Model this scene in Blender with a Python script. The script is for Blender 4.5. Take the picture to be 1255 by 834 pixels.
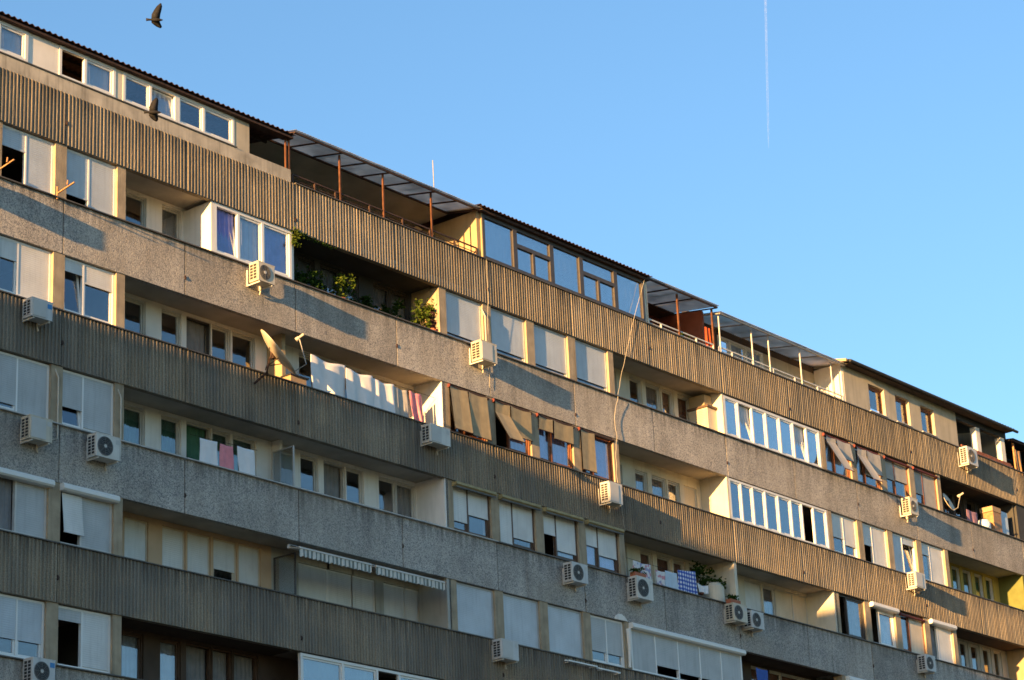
import bpy, math, random
from mathutils import Vector, Matrix
random.seed(7)
for o in list(bpy.data.objects): bpy.data.objects.remove(o)
S = bpy.context.scene
COL = S.collection
# ------------------------------------------------------------------ camera
F_PX, PITCH, ROLL, YAW, DIST, CX = 3005.22, .342755, -.0466247, .6765657, 41.62175, -37.1
d = Vector((math.cos(PITCH)*math.cos(YAW), math.cos(PITCH)*math.sin(YAW), math.sin(PITCH)))
r = d.cross(Vector((0, 0, 1))).normalized(); u = r.cross(d)
r2 = math.cos(ROLL)*r + math.sin(ROLL)*u; u2 = -math.sin(ROLL)*r + math.cos(ROLL)*u
cd = bpy.data.cameras.new('camera'); cam = bpy.data.objects.new('camera', cd); COL.objects.link(cam)
cd.sensor_width = 36; cd.lens = 36*F_PX/1255; cd.clip_start = .5; cd.clip_end = 60000
m = Matrix((r2, u2, -d)).transposed().to_4x4(); m.translation = (CX, -DIST, 1.6); cam.matrix_world = m
S.camera = cam
# ------------------------------------------------------------------ sky and sun (low evening sun, almost along the facade)
SUN_K, SUN_S = 8.0, .095
sd = Vector((-1, -1/SUN_K, SUN_S)).normalized()            # towards the sun
ELEV = math.asin(sd.z); AZ = math.atan2(sd.x, sd.y)
w = bpy.data.worlds.new('World'); S.world = w; w.use_nodes = True
nt = w.node_tree; nt.nodes.clear()
sky = nt.nodes.new('ShaderNodeTexSky'); sky.sky_type = 'NISHITA'; sky.sun_disc = False
sky.sun_elevation = ELEV; sky.sun_rotation = AZ
sky.altitude = 0; sky.air_density = 1.0; sky.dust_density = .5; sky.ozone_density = 2.8
bg = nt.nodes.new('ShaderNodeBackground'); bg.inputs['Strength'].default_value = .115
wo = nt.nodes.new('ShaderNodeOutputWorld')
nt.links.new(sky.outputs[0], bg.inputs[0]); nt.links.new(bg.outputs[0], wo.inputs[0])
sl = bpy.data.lights.new('sun', 'SUN'); sl.energy = 5.0; sl.angle = math.radians(.5); sl.color = (1, .55, .19)
so = bpy.data.objects.new('sun', sl); COL.objects.link(so); so.rotation_euler = sd.to_track_quat('Z', 'Y').to_euler()
so.location = (-60, -40, 40)
vs = S.view_settings; vs.view_transform = 'Standard'; vs.look = 'None'; vs.exposure = 1.90; vs.gamma = 1; vs.use_curve_mapping = False
S.render.engine = 'CYCLES'
S.cycles.filter_width = 1.6

# ------------------------------------------------------------------ materials
M = {}
def nodes(name):
    mt = bpy.data.materials.new(name); mt.use_nodes = True; M[name] = mt
    t = mt.node_tree; b = t.nodes['Principled BSDF']
    return mt, t, b
def pbr(name, col, rough=.7, var=.15, scale=2.5, bump=0., bscale=60, metal=0., streak=0., spec=.35, sub=None):
    mt, t, b = nodes(name); N = t.nodes; L = t.links
    b.inputs['Roughness'].default_value = rough; b.inputs['Metallic'].default_value = metal
    b.inputs['Specular IOR Level'].default_value = spec
    g = N.new('ShaderNodeNewGeometry')
    n = N.new('ShaderNodeTexNoise'); n.inputs['Scale'].default_value = scale; n.inputs['Detail'].default_value = 5
    L.new(g.outputs['Position'], n.inputs['Vector'])
    mr = N.new('ShaderNodeMapRange'); mr.inputs[1].default_value = .3; mr.inputs[2].default_value = .7
    mr.inputs[3].default_value = 1-var; mr.inputs[4].default_value = 1+var; L.new(n.outputs[0], mr.inputs[0])
    last = mr.outputs[0]
    if streak:
        mp = N.new('ShaderNodeMapping'); mp.inputs['Scale'].default_value = (9, 9, .7); L.new(g.outputs['Position'], mp.inputs[0])
        n2 = N.new('ShaderNodeTexNoise'); n2.inputs['Scale'].default_value = 1; n2.inputs['Detail'].default_value = 4; L.new(mp.outputs[0], n2.inputs['Vector'])
        m2 = N.new('ShaderNodeMapRange'); m2.inputs[1].default_value = .5; m2.inputs[2].default_value = .75
        m2.inputs[3].default_value = 1; m2.inputs[4].default_value = 1-streak; L.new(n2.outputs[0], m2.inputs[0])
        mu = N.new('ShaderNodeMath'); mu.operation = 'MULTIPLY'; L.new(last, mu.inputs[0]); L.new(m2.outputs[0], mu.inputs[1]); last = mu.outputs[0]
    vm = N.new('ShaderNodeVectorMath'); vm.operation = 'SCALE'; vm.inputs[0].default_value = col; L.new(last, vm.inputs['Scale'])
    L.new(vm.outputs[0], b.inputs['Base Color'])
    if bump:
        n3 = N.new('ShaderNodeTexNoise'); n3.inputs['Scale'].default_value = bscale; n3.inputs['Detail'].default_value = 3; L.new(g.outputs['Position'], n3.inputs['Vector'])
        bp = N.new('ShaderNodeBump'); bp.inputs['Strength'].default_value = bump; bp.inputs['Distance'].default_value = .01
        L.new(n3.outputs[0], bp.inputs['Height']); L.new(bp.outputs[0], b.inputs['Normal'])
    return mt
def concrete(name, kind):
    mt, t, b = nodes(name); N = t.nodes; L = t.links
    b.inputs['Roughness'].default_value = .9; b.inputs['Specular IOR Level'].default_value = .2
    g = N.new('ShaderNodeNewGeometry'); P = g.outputs['Position']
    def noise(scale, det=4, vec=None, sc3=None):
        n = N.new('ShaderNodeTexNoise'); n.inputs['Scale'].default_value = scale; n.inputs['Detail'].default_value = det
        v = vec or P
        if sc3:
            mp = N.new('ShaderNodeMapping'); mp.inputs['Scale'].default_value = sc3; L.new(P, mp.inputs[0]); v = mp.outputs[0]
        L.new(v, n.inputs['Vector']); return n.outputs[0]
    def rng(i, a, bb, c, dd):
        q = N.new('ShaderNodeMapRange'); L.new(i, q.inputs[0])
        for k, v in zip((1, 2, 3, 4), (a, bb, c, dd)): q.inputs[k].default_value = v
        return q.outputs[0]
    def mul(a, c):
        q = N.new('ShaderNodeMath'); q.operation = 'MULTIPLY'; L.new(a, q.inputs[0]); L.new(c, q.inputs[1]); return q.outputs[0]
    def mix(f, a, c):
        q = N.new('ShaderNodeMix'); q.data_type = 'RGBA'; L.new(f, q.inputs[0])
        for i, v in ((6, a), (7, c)):
            if isinstance(v, tuple): q.inputs[i].default_value = v+(1,)
            else: L.new(v, q.inputs[i])
        return q.outputs[2]
    sx = N.new('ShaderNodeSeparateXYZ'); L.new(P, sx.inputs[0])
    # run-off dirt hanging down from every coping
    off = N.new('ShaderNodeMath'); off.operation = 'SUBTRACT'; L.new(sx.outputs[2], off.inputs[0]); off.inputs[1].default_value = 24.7075-28
    md = N.new('ShaderNodeMath'); md.operation = 'MODULO'; L.new(off.outputs[0], md.inputs[0]); md.inputs[1].default_value = 2.8
    near = rng(md.outputs[0], 2.25, 2.8, 0, 1)
    drip = rng(noise(1, 4, sc3=(9, 9, .5)), .40, .62, 0, 1)
    dirt = mul(near, drip)
    if kind == 'agg':
        v = N.new('ShaderNodeTexVoronoi'); v.inputs['Scale'].default_value = 42; L.new(P, v.inputs['Vector'])
        sp = N.new('ShaderNodeSeparateColor'); L.new(v.outputs['Color'], sp.inputs[0])
        cr = N.new('ShaderNodeValToRGB'); L.new(sp.outputs[0], cr.inputs[0])
        e = cr.color_ramp.elements; e[0].position = 0; e[0].color = (.17, .17, .18, 1); e[1].position = 1; e[1].color = (.56, .525, .475, 1)
        for pos, c in ((.2, (.28, .275, .27)), (.5, (.40, .38, .35)), (.8, (.47, .44, .40))):
            q = e.new(pos); q.color = c+(1,)
        base = cr.outputs[0]
        big = mul(rng(noise(.8, 5), .3, .7, .82, 1.14), rng(noise(1, 4, sc3=(2.5, 2.5, .4)), .35, .65, .88, 1.08))
        h = v.outputs['Distance']
        bp = N.new('ShaderNodeBump'); bp.inputs['Strength'].default_value = .6; bp.inputs['Distance'].default_value = .014; bp.invert = True
        L.new(h, bp.inputs['Height']); L.new(bp.outputs[0], b.inputs['Normal'])
        base = mix(rng(dirt, 0, 1, 0, .7), base, (.09, .085, .08))
    else:
        fine = noise(38, 4)
        base = mix(rng(fine, .35, .65, 0, 1), (.20, .172, .134), (.385, .325, .24))
        patch = rng(noise(.55, 5), .42, .62, 0, .55)
        base = mix(patch, base, (.165, .165, .158))
        warm = rng(noise(1, 3, sc3=(5, 5, .25)), .5, .7, 0, .5)
        base = mix(warm, base, (.34, .265, .18))
        big = rng(noise(1, 4, sc3=(3, 3, .35)), .3, .7, .8, 1.18)
        bp = N.new('ShaderNodeBump'); bp.inputs['Strength'].default_value = .6; bp.inputs['Distance'].default_value = .012
        L.new(fine, bp.inputs['Height']); L.new(bp.outputs[0], b.inputs['Normal'])
        base = mix(rng(dirt, 0, 1, 0, .8), base, (.06, .058, .055))
    oi = N.new('ShaderNodeObjectInfo')                      # every cast panel has weathered a little differently
    big = mul(big, rng(oi.outputs['Random'], 0, 1, .86, 1.12))
    sel = rng(noise(.35, 3), .46, .62, 0, .35); base = mix(sel, base, (.34, .30, .245) if kind == 'agg' else (.13, .125, .115))
    rs = mul(rng(noise(1, 3, sc3=(1.3, 1.3, .12)), .64, .72, 0, .55), rng(noise(1, 4, sc3=(16, 16, .3)), .5, .7, 0, 1)); base = mix(rs, base, (.15, .095, .06))
    gr_ = mul(rng(noise(1, 4, sc3=(.9, .9, .25)), .56, .7, 0, .6), rng(noise(1, 4, sc3=(12, 12, .35)), .45, .65, 0, 1)); base = mix(gr_, base, (.09, .088, .085))
    vm = N.new('ShaderNodeVectorMath'); vm.operation = 'SCALE'; L.new(base, vm.inputs[0]); L.new(big, vm.inputs['Scale'])
    L.new(vm.outputs[0], b.inputs['Base Color'])
def glassmat(name, F0, tint):
    mt = bpy.data.materials.new(name); mt.use_nodes = True; M[name] = mt
    t = mt.node_tree; t.nodes.clear(); N = t.nodes; L = t.links
    o = N.new('ShaderNodeOutputMaterial'); mx = N.new('ShaderNodeMixShader'); tr = N.new('ShaderNodeBsdfTransparent'); gl = N.new('ShaderNodeBsdfGlossy')
    lw = N.new('ShaderNodeLayerWeight'); lw.inputs['Blend'].default_value = .5
    pw = N.new('ShaderNodeMath'); pw.operation = 'POWER'; pw.inputs[1].default_value = 5; L.new(lw.outputs['Facing'], pw.inputs[0])
    fr = N.new('ShaderNodeMapRange'); fr.inputs[3].default_value = F0; fr.inputs[4].default_value = 1; L.new(pw.outputs[0], fr.inputs[0])
    tr.inputs[0].default_value = tint+(1,); gl.inputs['Roughness'].default_value = .03; gl.inputs['Color'].default_value = (.95, .97, 1, 1)
    g = N.new('ShaderNodeNewGeometry'); n = N.new('ShaderNodeTexNoise'); n.inputs['Scale'].default_value = 1.2; L.new(g.outputs['Position'], n.inputs['Vector'])
    bp = N.new('ShaderNodeBump'); bp.inputs['Strength'].default_value = .3; bp.inputs['Distance'].default_value = .03; L.new(n.outputs[0], bp.inputs['Height'])
    L.new(bp.outputs[0], gl.inputs['Normal'])
    L.new(fr.outputs[0], mx.inputs[0]); L.new(tr.outputs[0], mx.inputs[1]); L.new(gl.outputs[0], mx.inputs[2]); L.new(mx.outputs[0], o.inputs[0])
def leafmat(name, c1, c2):
    mt = bpy.data.materials.new(name); mt.use_nodes = True; M[name] = mt
    t = mt.node_tree; t.nodes.clear(); N = t.nodes; L = t.links
    o = N.new('ShaderNodeOutputMaterial'); mx = N.new('ShaderNodeMixShader'); df = N.new('ShaderNodeBsdfDiffuse'); tl = N.new('ShaderNodeBsdfTranslucent')
    g = N.new('ShaderNodeNewGeometry'); n = N.new('ShaderNodeTexNoise'); n.inputs['Scale'].default_value = 9; L.new(g.outputs['Position'], n.inputs['Vector'])
    cr = N.new('ShaderNodeValToRGB'); cr.color_ramp.elements[0].color = c1+(1,); cr.color_ramp.elements[1].color = c2+(1,)
    cr.color_ramp.elements[0].position = .35; cr.color_ramp.elements[1].position = .65
    L.new(n.outputs[0], cr.inputs[0]); L.new(cr.outputs[0], df.inputs[0]); L.new(cr.outputs[0], tl.inputs[0]); mx.inputs[0].default_value = .35
    L.new(df.outputs[0], mx.inputs[1]); L.new(tl.outputs[0], mx.inputs[2]); L.new(mx.outputs[0], o.inputs[0])
concrete('ribbed', 'rib'); concrete('aggregate', 'agg')
pbr('pillar_concrete', (.37, .30, .21), .85, .18, 3, .9, 40, streak=.3)
pbr('fascia_plaster', (.48, .43, .35), .85, .32, 1.6, .3, 30, streak=.35)
pbr('slab', (.42, .385, .33), .9, .2, 1.2, .2, 30)
pbr('cream_plaster', (.66, .61, .50), .85, .1, 1.5, .12, 40, streak=.12)
pbr('white_plaster', (.78, .76, .72), .85, .08, 1.5, .12, 40, streak=.12)
pbr('grey_plaster', (.40, .40, .37), .85, .12, 1.5, .12, 40, streak=.2)
pbr('peach_plaster', (.56, .40, .26), .85, .1, 1.5, .1, 40)
pbr('yellow_plaster', (.46, .35, .09), .85, .1, 1.5, .1, 40)
pbr('green_plaster', (.15, .165, .05), .85, .15, 3, .1, 40)
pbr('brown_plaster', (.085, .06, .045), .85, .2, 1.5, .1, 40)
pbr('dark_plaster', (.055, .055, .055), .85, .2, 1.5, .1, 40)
pbr('brickred_plaster', (.27, .085, .05), .85, .2, 3, .2, 40)
pbr('house_plaster', (.47, .42, .33), .88, .12, 1.5, .25, 60, streak=.2)
pbr('ochre_plaster', (.42, .32, .19), .88, .15, 1.5, .2, 40, streak=.2)
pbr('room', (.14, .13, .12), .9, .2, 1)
pbr('coping_dark', (.10, .09, .08), .6, .3, 3)
pbr('coping_light', (.45, .45, .44), .6, .15, 3)
pbr('pvc', (.76, .76, .74), .4, .04, 2, spec=.5)
pbr('pvc_dirty', (.56, .55, .52), .5, .12, 3, spec=.4)
pbr('alu', (.42, .43, .43), .45, .08, 3, spec=.5)
pbr('brown_frame', (.105, .065, .045), .5, .2, 6)
pbr('dark_frame', (.065, .058, .055), .5, .15, 6)
pbr('wood_red', (.22, .085, .04), .55, .25, 8)
pbr('wood_ochre', (.36, .2, .09), .6, .25, 8)
pbr('shutter_white', (.66, .67, .66), .45, .10, 1.5, streak=.14, spec=.4)
pbr('shutter_blue', (.50, .55, .60), .35, .10, 1.5, streak=.14, spec=.5)
pbr('shutter_grey', (.46, .48, .49), .45, .10, 1.5, streak=.14, spec=.4)
pbr('shutter_cream', (.62, .55, .43), .5, .10, 1.5, streak=.14)
pbr('curtain_blue', (.19, .21, .52), .9, .15, 4)
pbr('curtain_violet', (.42, .42, .70), .9, .1, 4)
pbr('curtain_pale', (.52, .55, .60), .9, .1, 4)
pbr('curtain_green', (.06, .16, .10), .9, .15, 4)
pbr('curtain_rust', (.30, .13, .08), .9, .15, 4)
pbr('curtain_grey', (.22, .22, .23), .9, .15, 4)
pbr('cloth_white', (.74, .74, .76), .9, .05, 4)
pbr('cloth_pink', (.72, .26, .30), .9, .12, 6)
pbr('cloth_red', (.62, .10, .03), .9, .12, 6)
pbr('cloth_blue', (.05, .12, .42), .9, .12, 6)
pbr('cloth_paleblue', (.50, .62, .74), .9, .06, 6)
pbr('cloth_mauve', (.30, .17, .22), .9, .15, 6)
pbr('khaki_fabric', (.33, .27, .17), .9, .12, 5, .15, 90)
pbr('grey_fabric', (.42, .40, .37), .9, .1, 5)
pbr('awning_red', (.13, .03, .025), .7, .3, 6)
pbr('awning_yellow', (.34, .27, .13), .6, .2, 5)
pbr('ac_white', (.60, .59, .55), .45, .08, 3, spec=.4, streak=.2)
pbr('ac_cream', (.56, .51, .41), .5, .1, 3, spec=.4, streak=.25)
pbr('ac_pale', (.54, .55, .55), .5, .08, 3, spec=.4, streak=.2)
pbr('ac_grey', (.50, .50, .48), .5, .06, 3)
pbr('ac_dark', (.03, .032, .035), .6, .1, 3)
pbr('ac_grille', (.16, .165, .17), .5, .1, 20)
pbr('ac_blue', (.05, .22, .5), .5, .05, 3)
pbr('pipe_white', (.52, .48, .40), .6, .1, 5)
pbr('steel', (.30, .29, .27), .5, .2, 8, metal=.3)
pbr('rust', (.11, .045, .022), .8, .4, 8, .2, 80)
pbr('rust_dark', (.06, .034, .026), .8, .3, 8)
pbr('white_steel', (.62, .61, .57), .5, .12, 6)
pbr('roof_brown', (.095, .05, .04), .8, .3, 5)
pbr('roof_dark', (.035, .035, .038), .7, .3, 5)
pbr('sheet_grey', (.42, .44, .47), .6, .15, 1.2, streak=.25)
pbr('dish', (.56, .49, .38), .4, .08, 4)
pbr('black', (.02, .02, .02), .6, .1, 5)
pbr('terracotta', (.38, .13, .07), .8, .15, 6)
pbr('cardboard', (.40, .27, .16), .9, .12, 5)
pbr('bark', (.10, .07, .05), .9, .2, 10)
pbr('feather', (.01, .01, .012), .8, .4, 12)
pbr('brick', (.30, .115, .075), .9, .3, 9, .3, 60)
pbr('pale_brick', (.52, .47, .36), .9, .15, 6, .3, 60)
pbr('asphalt', (.06, .058, .055), .95, .3, .5)
pbr('grass', (.06, .09, .03), .95, .4, .3)
glassmat('glass', .13, (.9, .92, .94)); glassmat('glass_tinted', .22, (.62, .66, .7)); glassmat('glass_bright', .36, (.75, .78, .8))
def sheetmat(name, col, f):
    leafmat(name, tuple(c*.8 for c in col), tuple(c*1.1 for c in col))
    for n in M[name].node_tree.nodes:
        if n.type == 'MIX_SHADER': n.inputs[0].default_value = f
        if n.type == 'TEX_NOISE': n.inputs['Scale'].default_value = 1.5
sheetmat('roof_sheet_clear', (.82, .79, .73), .6)
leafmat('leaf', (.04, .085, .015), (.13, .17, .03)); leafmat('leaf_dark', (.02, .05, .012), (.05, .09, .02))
leafmat('leaf_purple', (.05, .02, .03), (.12, .06, .06))

# ------------------------------------------------------------------ mesh helpers
ORI = {}
class MB:
    def __init__(s): s.v = []; s.f = []
    def add(s, vs, fs):
        n = len(s.v); s.v += [tuple(a) for a in vs]; s.f += [tuple(i+n for i in f) for f in fs]; return s
    def box(s, x0, x1, y0, y1, z0, z1):
        return s.add([(x0, y0, z0), (x1, y0, z0), (x1, y1, z0), (x0, y1, z0), (x0, y0, z1), (x1, y0, z1), (x1, y1, z1), (x0, y1, z1)],
                     [(0, 3, 2, 1), (4, 5, 6, 7), (0, 1, 5, 4), (1, 2, 6, 5), (2, 3, 7, 6), (3, 0, 4, 7)])
    def beam(s, p, q, wx, wy=None, up=(0, 0, 1)):
        p = Vector(p); q = Vector(q); a = (q-p).normalized(); wy = wy or wx
        up = Vector(up)
        if abs(a.dot(up)) > .95: up = Vector((0, 1, 0))
        b = a.cross(up).normalized(); c = b.cross(a)
        vs = [e+b*sx*wx/2+c*sy*wy/2 for e in (p, q) for sx, sy in ((-1, -1), (1, -1), (1, 1), (-1, 1))]
        return s.add(vs, [(0, 1, 2, 3), (7, 6, 5, 4), (0, 4, 5, 1), (1, 5, 6, 2), (2, 6, 7, 3), (3, 7, 4, 0)])
    def tube(s, pts, rad, n=6):
        pts = [Vector(p) for p in pts]; rs = rad if isinstance(rad, (list, tuple)) else [rad]*len(pts)
        vs = []; fs = []
        for i, p in enumerate(pts):
            a = (pts[min(i+1, len(pts)-1)]-pts[max(i-1, 0)]).normalized()
            up = Vector((0, 0, 1)) if abs(a.z) < .9 else Vector((0, 1, 0))
            b = a.cross(up).normalized(); c = b.cross(a)
            for k in range(n):
                t = 2*math.pi*k/n; vs.append(p+(b*math.cos(t)+c*math.sin(t))*rs[i])
        for i in range(len(pts)-1):
            for k in range(n): fs.append((i*n+k, i*n+(k+1) % n, (i+1)*n+(k+1) % n, (i+1)*n+k))
        fs.append(tuple(reversed(range(n)))); fs.append(tuple((len(pts)-1)*n+k for k in range(n)))
        return s.add(vs, fs)
    def disc(s, c, ax, rad, n=20, depth=0.01):
        c = Vector(c); ax = Vector(ax).normalized(); return s.tube([c, c+ax*depth], rad, n)
    def ringpoly(s, c, r0, r1, y0, y1, n=24):          # annulus facing -Y
        cx, cz = c; vs = []; fs = []
        for k in range(n):
            t = 2*math.pi*k/n; co, si = math.cos(t), math.sin(t)
            vs += [(cx+r0*co, y0, cz+r0*si), (cx+r1*co, y0, cz+r1*si), (cx+r1*co, y1, cz+r1*si), (cx+r0*co, y1, cz+r0*si)]
        for k in range(n):
            a = 4*k; b = 4*((k+1) % n)
            for i in range(4): fs.append((a+i, a+(i+1) % 4, b+(i+1) % 4, b+i))
        return s.add(vs, fs)
    def ring(s, x0, x1, z0, z1, y0, y1, t):             # rectangular frame in the XZ plane
        s.box(x0, x0+t, y0, y1, z0, z1); s.box(x1-t, x1, y0, y1, z0, z1)
        s.box(x0+t, x1-t, y0+.001, y1-.001, z0, z0+t); s.box(x0+t, x1-t, y0+.001, y1-.001, z1-t, z1); return s
    def build(s, name, mt, parent=None, ori=None, smooth=False):
        o0 = Vector(ori) if ori is not None else (ORI.get(parent, Vector()) if parent else Vector())
        me = bpy.data.meshes.new(name); me.from_pydata([tuple(Vector(p)-o0) for p in s.v], [], s.f)
        me.materials.append(M[mt] if isinstance(mt, str) else mt); me.validate(); me.update()
        if smooth:
            for p in me.polygons: p.use_smooth = True
        o = bpy.data.objects.new(name, me); COL.objects.link(o)
        if parent: o.parent = parent; ORI[o] = o0
        else: o.location = o0; ORI[o] = o0
        return o
def thing(name, label, cat, loc=(0, 0, 0), group=None):
    o = bpy.data.objects.new(name, None); COL.objects.link(o); o.location = loc; ORI[o] = Vector(loc); o.empty_display_size = .2
    return tag(o, label, cat, group)
def tag(o, label, cat, group=None):
    o['label'] = label; o['category'] = cat
    if group: o['group'] = group
    return o
def share(o, loc, parent, name=None):
    c = o.copy(); c.name = name or o.name.split('.')[0]; COL.objects.link(c); c.parent = parent; c.location = loc; return c

# ------------------------------------------------------------------ ground
g = MB(); g.add([(-3000, -3000, 0), (3000, -3000, 0), (3000, 3000, 0), (-3000, 3000, 0)], [(0, 1, 2, 3)])
o = g.build('ground', 'grass'); o['kind'] = 'structure'
g = MB(); g.add([(-400, -30, .004), (400, -30, .004), (400, -5, .004), (-400, -5, .004)], [(0, 1, 2, 3)])
o = g.build('road', 'asphalt'); o['kind'] = 'structure'
# the block that stands left of the frame towards the sun and shades the lower storeys
NX1, ND = -35., 46.87/SUN_K; NZ = 21.85+46.87*SUN_S
nb = thing('apartment_block', 'plain neighbouring concrete block left of the long facade, outside the picture', 'building', (NX1, -ND, 0))
MB().box(NX1-24, NX1, -ND-11, -ND, 0, NZ).build('wall', 'grey_plaster', nb)
for fl in range(8):
    for i in range(7):
        x = NX1-22+i*3.2
        MB().box(x, x+1.6, -ND-.001, -ND+.03, 1.6+fl*2.9, 3.0+fl*2.9).build('window', 'ac_dark', nb)
    for i in range(3):
        y = -ND-9.6+i*3.2
        MB().box(NX1-.03, NX1+.02, y, y+1.6, 1.6+fl*2.9, 3.0+fl*2.9).build('window', 'ac_dark', nb)

# ------------------------------------------------------------------ the long apartment building
B = thing('apartment_building', 'long concrete apartment building with ribbed and pebbled balcony bands and rooftop rooms', 'building')
def ZS(k): return 24.7075+2.8*(k-6)            # sill level of window row k
HB = 1.3516                                     # height of a parapet band
PW = 3.9; XL = -13.65; NP = 19                 # panel width, left end, panel count
XR = XL+PW*NP
def ribbed_mesh(seed):
    rnd = random.Random(seed); W = PW-.036; n = 35; p = W/n; rows = 16
    xs = []
    for i in range(n):
        b = i*p
        rb = rnd.uniform(.9, 1.1); xs += [(b+.004, 0), (b+p*.38, 0), (b+p*.48, rb), (b+p*.66, rb*1.05), (b+p*.84, rb), (b+p*.94, 0)]
    xs = [(0, 0)]+xs+[(W, 0)]
    vs = []; fs = []
    for j in range(rows+1):
        z = -HB+HB*j/rows
        for i, (x, h) in enumerate(xs):
            chip = 1 if h == 0 else (.97+.06*rnd.random() if rnd.random() > .012 else .72)
            edge = .9 if (j in (0, rows) and h) else 1
            vs.append((x+(rnd.uniform(-.0009, .0009) if 0 < i < len(xs)-1 else 0), -.030*h*chip*edge+(rnd.uniform(0, .004) if h == 0 else 0), z))
    nx = len(xs)
    for j in range(rows):
        for i in range(nx-1): fs.append((j*nx+i, j*nx+i+1, (j+1)*nx+i+1, (j+1)*nx+i))
    b = MB(); b.add(vs, fs)
    b.add([(0, 0, -HB), (W, 0, -HB), (W, .14, -HB), (0, .14, -HB), (0, 0, 0), (W, 0, 0), (W, .14, 0), (0, .14, 0)],
          [(0, 3, 2, 1), (4, 5, 6, 7), (1, 2, 6, 5), (2, 3, 7, 6), (3, 0, 4, 7)])
    return b
def agg_mesh(seed):
    rnd = random.Random(seed); W = PW-.036; nx, nz = 24, 9; vs = []; fs = []
    for j in range(nz+1):
        for i in range(nx+1):
            e = i in (0, nx) or j in (0, nz)
            vs.append((W*i/nx, .006 if e else .004+rnd.uniform(-.001, .001), -HB+HB*j/nz))
    for j in range(nz):
        for i in range(nx): a = j*(nx+1)+i; fs.append((a, a+1, a+nx+2, a+nx+1))
    b = MB(); b.add(vs, fs)
    b.add([(0, .006, -HB), (W, .006, -HB), (W, .14, -HB), (0, .14, -HB), (0, .006, 0), (W, .006, 0), (W, .14, 0), (0, .14, 0)],
          [(0, 3, 2, 1), (4, 5, 6, 7), (1, 2, 6, 5), (2, 3, 7, 6), (3, 0, 4, 7)])
    return b
proto = {}
def panel(kind, i, z, x):
    key = (kind, i % 4)
    if key not in proto:
        o = (ribbed_mesh(i) if kind == 'ribbed' else agg_mesh(i)).build('parapet_panel', kind, B); proto[key] = o
    else: o = share(proto[key], (0, 0, 0), B, 'parapet_panel')
    o.location = (x+.012, random.uniform(-.004, .004), z)
    return o
cop = {}
def coping(mt, pn, dz=.028):
    if mt not in cop:
        cop[mt] = MB().box(0, PW-.03, -.075 if mt == 'coping_light' else -.06, .15, .002, .002+dz).build('coping', mt, pn); o = cop[mt]
    else: o = share(cop[mt], (0, 0, 0), pn, 'coping')
    o.location = (.003, 0, 0)
for k in range(0, 8):
    for i in range(NP):
        x = XL+PW*i
        pn = panel('ribbed' if k % 2 else 'aggregate', i, ZS(k), x)
        if k < 7: coping('coping_light' if (k == 4 and x < 11) else 'coping_dark', pn)
        elif x > 5.7: coping('coping_dark', pn)
# slabs, inner cross walls, back wall
for k in range(0, 8):
    z = ZS(k)-HB
    MB().box(XL, XR, .143, 11, z+.08, z+.27).build('floor_slab', 'slab', B)
MB().box(XL, XR, 11, 11.25, 0, 27.2).build('rear_wall', 'slab', B)
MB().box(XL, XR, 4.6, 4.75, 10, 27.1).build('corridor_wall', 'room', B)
for x in (XL+.1, XR-.3): MB().box(x, x+.2, .16, 10.99, 0, 27.1).build('end_wall', 'grey_plaster', B)
# ground storeys under the frame
for k in range(-1, 0):
    MB().box(XL, XR, .0, .14, 0, ZS(0)-HB-.9).build('plinth_wall', 'grey_plaster', B)
for k in range(0, 2):
    MB().box(XL, XR, .3, .4, ZS(k)-1.0, ZS(k)+1.5).build('storey_wall', 'grey_plaster', B)
    for i in range(36):
        x = XL+.4+i*1.95
        MB().box(x, x+1.5, .26, .29, ZS(k)+.08, ZS(k)+1.4).build('window', 'ac_dark', B)
MB().box(XL, XR, .3, .4, 0, ZS(0)-1.3).build('storey_wall', 'grey_plaster', B)

# ------------------------------------------------------------------ windows
def slats(x0, x1, z0, z1, y, pitch=.05):
    b = MB(); n = max(1, int((z1-z0)/pitch)); h = (z1-z0)/n; vs = []; fs = []
    for i in range(n):
        z = z0+i*h
        for (dz, dy) in ((0, .0022), (h*.15, -.0012), (h*.85, -.0016), (h*.98, .002)):
            vs += [(x0, y+dy, z+dz), (x1, y+dy, z+dz)]
    for i in range(4*n-1): fs.append((2*i, 2*i+1, 2*i+3, 2*i+2))
    b.add(vs, fs); b.box(x0, x1, y-.008, y+.02, z0-.035, z0-.001); return b
def ripple(x0, x1, z0, z1, y, amp=.02, n=16, seed=0):
    rnd = random.Random(seed+int(x0*100)); ph = rnd.random()*6; vs = []; fs = []; m_ = 4
    for j in range(m_+1):
        for i in range(n+1):
            t = i/n; vs.append((x0+(x1-x0)*t, y+amp*math.sin(ph+t*n*1.9)+amp*.5*math.sin(t*5+j), z0+(z1-z0)*j/m_))
    for j in range(m_):
        for i in range(n): a = j*(n+1)+i; fs.append((a, a+1, a+n+2, a+n+1))
    return MB().add(vs, fs)
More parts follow.
